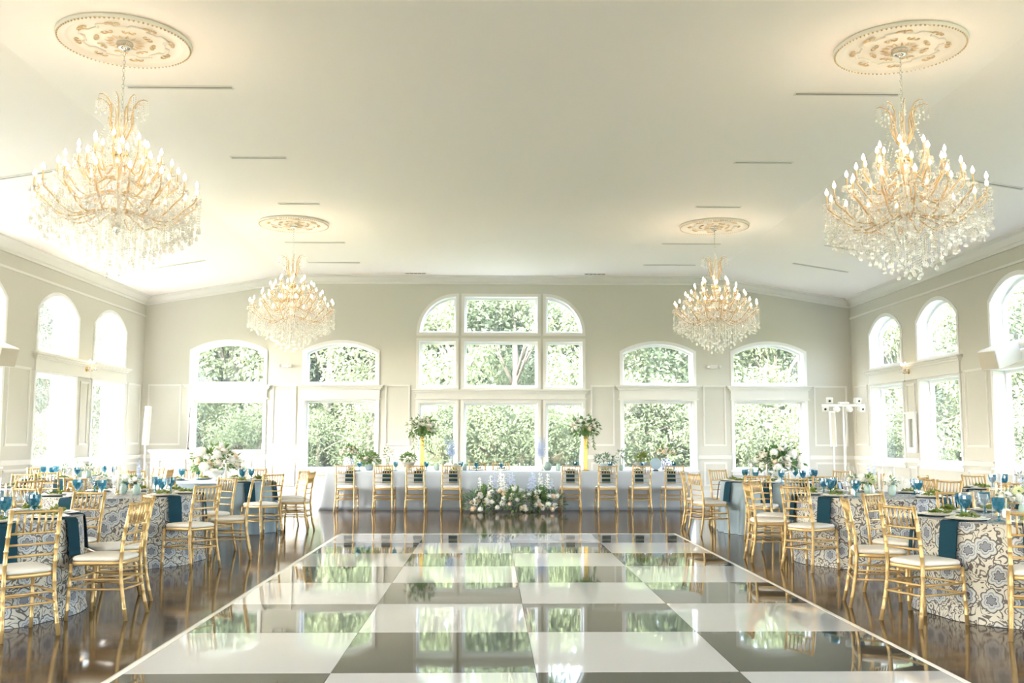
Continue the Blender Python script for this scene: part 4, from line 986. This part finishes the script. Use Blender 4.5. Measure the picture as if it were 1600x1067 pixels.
# floor arrangement before the head table
rnd = random.Random(77)
fa = empty('floor_flower_arrangement', (0.37, 19.12, 0), 0, 'wide bank of white roses, blue delphinium and greenery on the floor before the head table', 'flowers')
for i in range(7):
    x = -0.78 + i * 0.26; hgt = 0.24 + 0.10 * (i % 2)
    ob('leaves', foliage('leaves', rnd, 150, 0.22, hgt, 0.14, 0.11, 'leaf' if i % 2 else 'eucalyptus', 0.0, -0.45), fa, (x, rnd.uniform(-0.03, 0.05), 0.02))['kind'] = 'stuff'
for i in range(46):
    x = rnd.uniform(-0.85, 0.85); zz = rnd.uniform(0.07, 0.48) * (1 - 0.35 * abs(x)); k = rnd.choice(('rose', 'white_rose', 'white_rose', 'hydrangea', 'blush_rose'))
    ob(k, FM[k], fa, (x, -0.18 + 0.3 * (zz - 0.08), zz), (rnd.uniform(0.5, 1.2), rnd.uniform(-.4, .4), rnd.uniform(-.5, .5)), rnd.uniform(0.045, 0.07))
for i, (x, k, s) in enumerate(((-0.62, 'stock', 0.62), (-0.47, 'stock', 0.66), (-0.33, 'delphinium', 0.72), (-0.22, 'stock', 0.8), (-0.12, 'stock', 0.7), (0.03, 'delphinium', 0.75), (0.3, 'delphinium', 0.74), (0.42, 'delphinium', 0.8), (0.55, 'stock', 0.72), (0.66, 'stock', 0.7), (0.74, 'delphinium', 0.6), (-0.05, 'delphinium', 0.7))):
    ob(k, FM[k], fa, (x, 0.0 + 0.04 * (i % 3), 0.05), (rnd.uniform(-.08, .08), rnd.uniform(-.12, .12), i), (s * 1.2, s * 1.2, s))
b = MB()
for cx_, n in ((-0.6, 16), (0.56, 20)):
    for i in range(n):
        b.leaf((cx_ + rnd.uniform(-.05, .05), 0.0, 0.1), (rnd.uniform(-.28, .28), rnd.uniform(-.2, .1), 1), (0, -1, 0), rnd.uniform(0.3, 0.5), 0.03)
me = b.mesh('grass_blades', 'leaf'); leaf_uv(me); ob('grass_blades', me, fa)['kind'] = 'stuff'

# ------------------------------------------------------------------ bar and what stands on it
BX0, BX1, BY0, BY1 = -7.74, -5.28, 22.0, 22.62
bar = empty('bar_counter', ((BX0 + BX1) / 2, (BY0 + BY1) / 2, 0), 0, 'white panelled bar counter by the end-wall window in the corner', 'bar')
hw, hd = (BX1 - BX0) / 2, (BY1 - BY0) / 2
ob('body', MB().box(-hw + 0.05, hw - 0.05, -hd + 0.04, hd, 0.0, 1.10).mesh('body', 'trim'), bar)
ob('plinth', MB().box(-hw + 0.03, hw - 0.03, -hd + 0.02, hd, 0.0, 0.12).mesh('plinth', 'trim'), bar)
b = MB().box(-hw, hw, -hd, hd + 0.02, 1.12, 1.16); b.box(-hw + 0.025, hw - 0.025, -hd + 0.02, hd, 1.085, 1.12); ob('countertop', b.mesh('countertop', 'white'), bar)
for k in range(3):
    xa = -hw + 0.2 + k * 0.74; fmb = lambda d: (lambda p: (p[0], -hd + 0.04 + d, p[1]))
    pl = rect(xa, xa + 0.62, 0.25, 0.97); b = MB().ring(pl, offset(pl, -0.05), fmb(-0.014), fmb(0)); b.ring(offset(pl, -0.015), offset(pl, -0.035), fmb(-0.024), fmb(-0.014)); ob('panel_moulding', b.mesh('panel_moulding', 'white'), bar)
s = empty('bar_sign', (-5.80, 22.18, 1.161), 0, 'small black cut-out sign standing on the white bar', 'sign')
b = MB(); b.box(-0.13, 0.13, -0.015, 0.015, 0, 0.014)
for i, x in enumerate((-0.11, -0.075, -0.03, 0.005, 0.05, 0.095)): b.tube([(x, 0, 0.01), (x + 0.012, 0, 0.05), (x + (0.02 if i % 2 else -0.012), 0, 0.095 - abs(x) * 0.25)], 0.011, 6)
for x in (-0.06, 0.06): b.tube([(x - 0.03, 0, 0.085), (x, 0, 0.095), (x + 0.035, 0, 0.075), (x + 0.03, 0, 0.04), (x, 0, 0.035)], 0.010, 6)
ob('letters', b.mesh('letters', 'black', True), s)
p = empty('slim_pole', (-6.90, 22.14, 1.161), 0, 'slim dark upright pole standing on the white bar', 'pole')
ob('shaft', MB().tube([(0, 0, 0.02), (0.005, 0, 0.35), (0.012, 0, 0.7), (0.02, 0, 0.95)], [0.012, 0.012, 0.010, 0.006], 8).mesh('shaft', 'brown', True), p)
ob('foot', MB().lathe([(0.045, 0), (0.045, 0.012), (0.018, 0.02), (0.016, 0.05), (0.001, 0.05)], 14).mesh('foot', 'black', True), p)
ob('clip', MB().bbox(-0.006, 0.028, -0.012, 0.012, 0.66, 0.72, 0.003).mesh('clip', 'chrome'), p)
tag(ob('grey_box', MB().bbox(-0.13, 0.13, -0.09, 0.09, 0, 0.055, 0.006).mesh('grey_box', 'slate'), None, (-6.66, 22.3, 1.161)), 'flat grey box lying on the white bar beside the pole', 'box')
for i in range(3):
    tag(ob('tumbler', MB().lathe([(0.03, 0), (0.036, 0.1), (0.033, 0.1), (0.028, 0.006), (0.001, 0.006)], 14).mesh('tumbler', 'clear', True), None, (-6.42 + 0.17 * i, 22.2, 1.161)), 'clear tumbler standing on the white bar', 'glass', 'tumblers on the bar')

# ------------------------------------------------------------------ sound and light stands
def column_speaker(x, y, z0, z1, lean, label):
    o = empty('column_speaker', (x, y, 0), 0, label, 'speaker')
    ob('base', MB().lathe([(0.20, 0), (0.20, 0.015), (0.17, 0.03), (0.03, 0.04), (0.001, 0.04)], 24).mesh('base', 'whiteplastic', True), o)
    ob('pole', MB().tube([(0, 0, 0.03), (0, 0, z0 + 0.05)], 0.018, 10).mesh('pole', 'whiteplastic', True), o)
    b = MB().bbox(-0.055, 0.055, -0.055, 0.065, 0, z1 - z0, 0.012); c_ = ob('cabinet', b.mesh('cabinet', 'whiteplastic'), o, (0, 0, z0), (0, lean, 0))
    ob('grille', MB().bbox(-0.045, 0.045, -0.06, -0.054, 0.03, z1 - z0 - 0.03, 0.002).mesh('grille', 'grille'), c_)
column_speaker(-7.45, 21.0, 1.27, 2.10, 0.04, 'slim white column speaker on a pole beside the bar')
column_speaker(7.62, 21.85, 1.25, 2.05, -0.02, 'slim white column speaker behind the light stand')
ls = empty('light_stand', (7.72, 21.45, 0), 0, 'white stand carrying a bar of small stage lights in the corner', 'light stand')
ob('mast', MB().tube([(0, 0, 0.15), (0, 0, 2.14)], 0.017, 10).mesh('mast', 'whiteplastic', True), ls)
for k in range(3):
    a = k * 2.094 + 0.4; ob('leg', MB().tube([(0, 0, 0.55), (0.42 * cos(a), 0.42 * sin(a), 0.012)], 0.012, 8).mesh('leg', 'whiteplastic', True), ls)
ob('crossbar', MB().bbox(-0.48, 0.48, -0.03, 0.03, 2.14, 2.19, 0.006).mesh('crossbar', 'whiteplastic'), ls)
ob('control_box', MB().bbox(-0.10, 0.12, -0.06, 0.06, 2.19, 2.24, 0.008).mesh('control_box', 'whiteplastic'), ls)
hd_ = MB().lathe([(0.03, 0.07), (0.06, 0.05), (0.068, -0.04), (0.062, -0.06), (0.001, -0.05)], 16).mesh('housing', 'whiteplastic', True); ln = MB().lathe([(0.013, 0), (0.013, 0.006), (0.001, 0.008)], 8).mesh('lens', 'black', True)
for x in (-0.15, 0.13):
    h = ob('par_light', hd_, ls, (x, -0.02, 2.08), (-pi / 2 + pi + 0.2, 0, 0))
    for k in range(3): ob('lens', ln, h, (0.03 * cos(k * 2.1), 0.03 * sin(k * 2.1), -0.066))
for x, dz in ((-0.40, -0.07), (0.40, -0.07), (-0.30, 0.11), (0.32, 0.11)):
    h = ob('spot_head', MB().bbox(-0.07, 0.07, -0.06, 0.06, -0.06, 0.06, 0.012).mesh('spot_head', 'whiteplastic'), ls, (x, -0.01, 2.165 + dz), (0.25, 0, 0.3 if x > 0 else -0.3))
    ob('lens', MB().lathe([(0.026, 0), (0.026, 0.01), (0.001, 0.012)], 12).mesh('lens', 'black', True), h, (0, -0.06, 0), (pi / 2, 0, 0))
ob('cable', MB().tube([(0.03, -0.02, 2.14), (0.06, -0.03, 1.8), (0.03, -0.03, 1.3), (0.02, -0.02, 0.7)], 0.005, 6).mesh('cable', 'whiteplastic', True), ls)

# ------------------------------------------------------------------ things on the walls
def sconce(X, sg, y, label):
    o = empty('wall_sconce', (X + sg * 0.036, y, 2.86), 0 if sg > 0 else pi, label, 'wall lamp')
    ob('backplate', MB().lathe([(0.05, 0), (0.055, 0.008), (0.03, 0.02), (0.001, 0.024)], 16).mesh('backplate', 'brass', True), o, (0, 0, 0), (0, pi / 2, 0))
    for k, a in enumerate((-0.7, 0.0, 0.7)):
        ar = ob('arm', MB().tube([(0.01, 0, 0), (0.06, 0, -0.04), (0.12, 0, -0.03), (0.15, 0, 0.03)], 0.008, 6).mesh('arm', 'armglass', True), o, (0, 0, 0), (0, 0, a))
        ob('crystal_cup', CH['cup'], ar, (0.15, 0, 0.03)); ob('candle_sleeve', CH['candle'], ar, (0.15, 0, 0.03)); ob('bulb', CH['bulb'], ar, (0.15, 0, 0.128))
    ld = bpy.data.lights.get('sconce_glow') or bpy.data.lights.new('sconce_glow', 'POINT'); ld.energy = 2.0; ld.color = (1, 0.62, 0.3); ld.shadow_soft_size = 0.018
    ob('sconce_glow', ld, o, (0.15, 0, 0.16))
    b = MB()
    for i in range(5): bead(b, 0.1, 0, -0.05 - i * 0.024, 0.009)
    drop(b, 0.1, 0, -0.17, 0.016); ob('crystal_strand', b.mesh('crystal_strand', 'crystal'), o)
sconce(XL, 1, 20.60, 'small lit crystal wall sconce between the sunlit side windows'); sconce(XR, -1, 20.60, 'small lit crystal wall sconce between the shaded side windows')
for x, nm in ((-5.16, 'on the bar side'), (5.43, 'on the light-stand side')):
    o = empty('emergency_light', (x, YB, 3.2), 0, 'small white twin emergency light high on the end wall, ' + nm, 'emergency light')
    ob('case', MB().bbox(-0.09, 0.09, -0.06, -0.001, -0.05, 0.05, 0.012).mesh('case', 'trim'), o)
    for k in (-1, 1): ob('lamp_head', MB().lathe([(0.02, 0.06), (0.045, 0.0), (0.04, -0.01), (0.001, 0.0)], 14).mesh('lamp_head', 'trim', True), o, (k * 0.14, -0.05, 0.0), (pi / 2 - 0.3, 0, k * 0.3))
o = empty('wall_cabinet', (XR, 20.55, 1.55), 0, 'narrow white framed wall case with a dark mirrored slot between the shaded windows', 'wall case')
ob('frame', MB().ring([(-0.22, -0.41), (0.22, -0.41), (0.22, 0.41), (-0.22, 0.41)], [(-0.10, -0.30), (0.10, -0.30), (0.10, 0.30), (-0.10, 0.30)], lambda p: (-0.07, p[0], p[1]), lambda p: (-0.023, p[0], p[1])).mesh('frame', 'white'), o)
ob('cornice', MB().box(-0.095, -0.023, -0.25, 0.25, 0.41, 0.45).mesh('cornice', 'white'), o)
ob('mirror', MB().box(-0.034, -0.024, -0.10, 0.10, -0.30, 0.30).mesh('mirror', 'mirror'), o)
for X, sg, nm in ((XL, 1, 'sunlit'), (XR, -1, 'shaded')):
    o = empty('wall_speaker', (X + sg * 0.62, 15.72, 2.78), 0, 'boxy white loudspeaker bracketed above the %s side windows' % nm, 'speaker')
    rot = (0, -sg * -0.30 if sg < 0 else 0.30, 0)
    c_ = ob('cabinet', MB().bbox(-0.30, 0.30, -0.17, 0.17, -0.16, 0.16, 0.012).mesh('cabinet', 'whiteplastic'), o, (0, 0, 0), (0, 0.30 * sg, -0.45 * sg))
    ob('grille', MB().bbox(0.30 if sg > 0 else -0.312, 0.312 if sg > 0 else -0.30, -0.155, 0.155, -0.145, 0.145, 0.003).mesh('grille', 'grille'), c_)
    ob('bracket', MB().tube([(-sg * 0.15, 0, 0.05), (-sg * 0.495, 0, 0.12)], 0.025, 8).mesh('bracket', 'whiteplastic', True), o)
o = empty('wall_outlet', (-5.2, YB, 0.36), 0, 'small white wall outlet low on the end wall beside the bar', 'outlet')
ob('plate', MB().bbox(-0.04, 0.04, -0.008, 0, -0.06, 0.06, 0.003).mesh('plate', 'white'), o)
for dx in (-0.015, 0.015):
    for dz in (-0.025, 0.025): ob('socket', MB().box(dx - 0.006, dx + 0.006, -0.0095, -0.0075, dz - 0.012, dz + 0.012).mesh('socket', 'slot'), o)
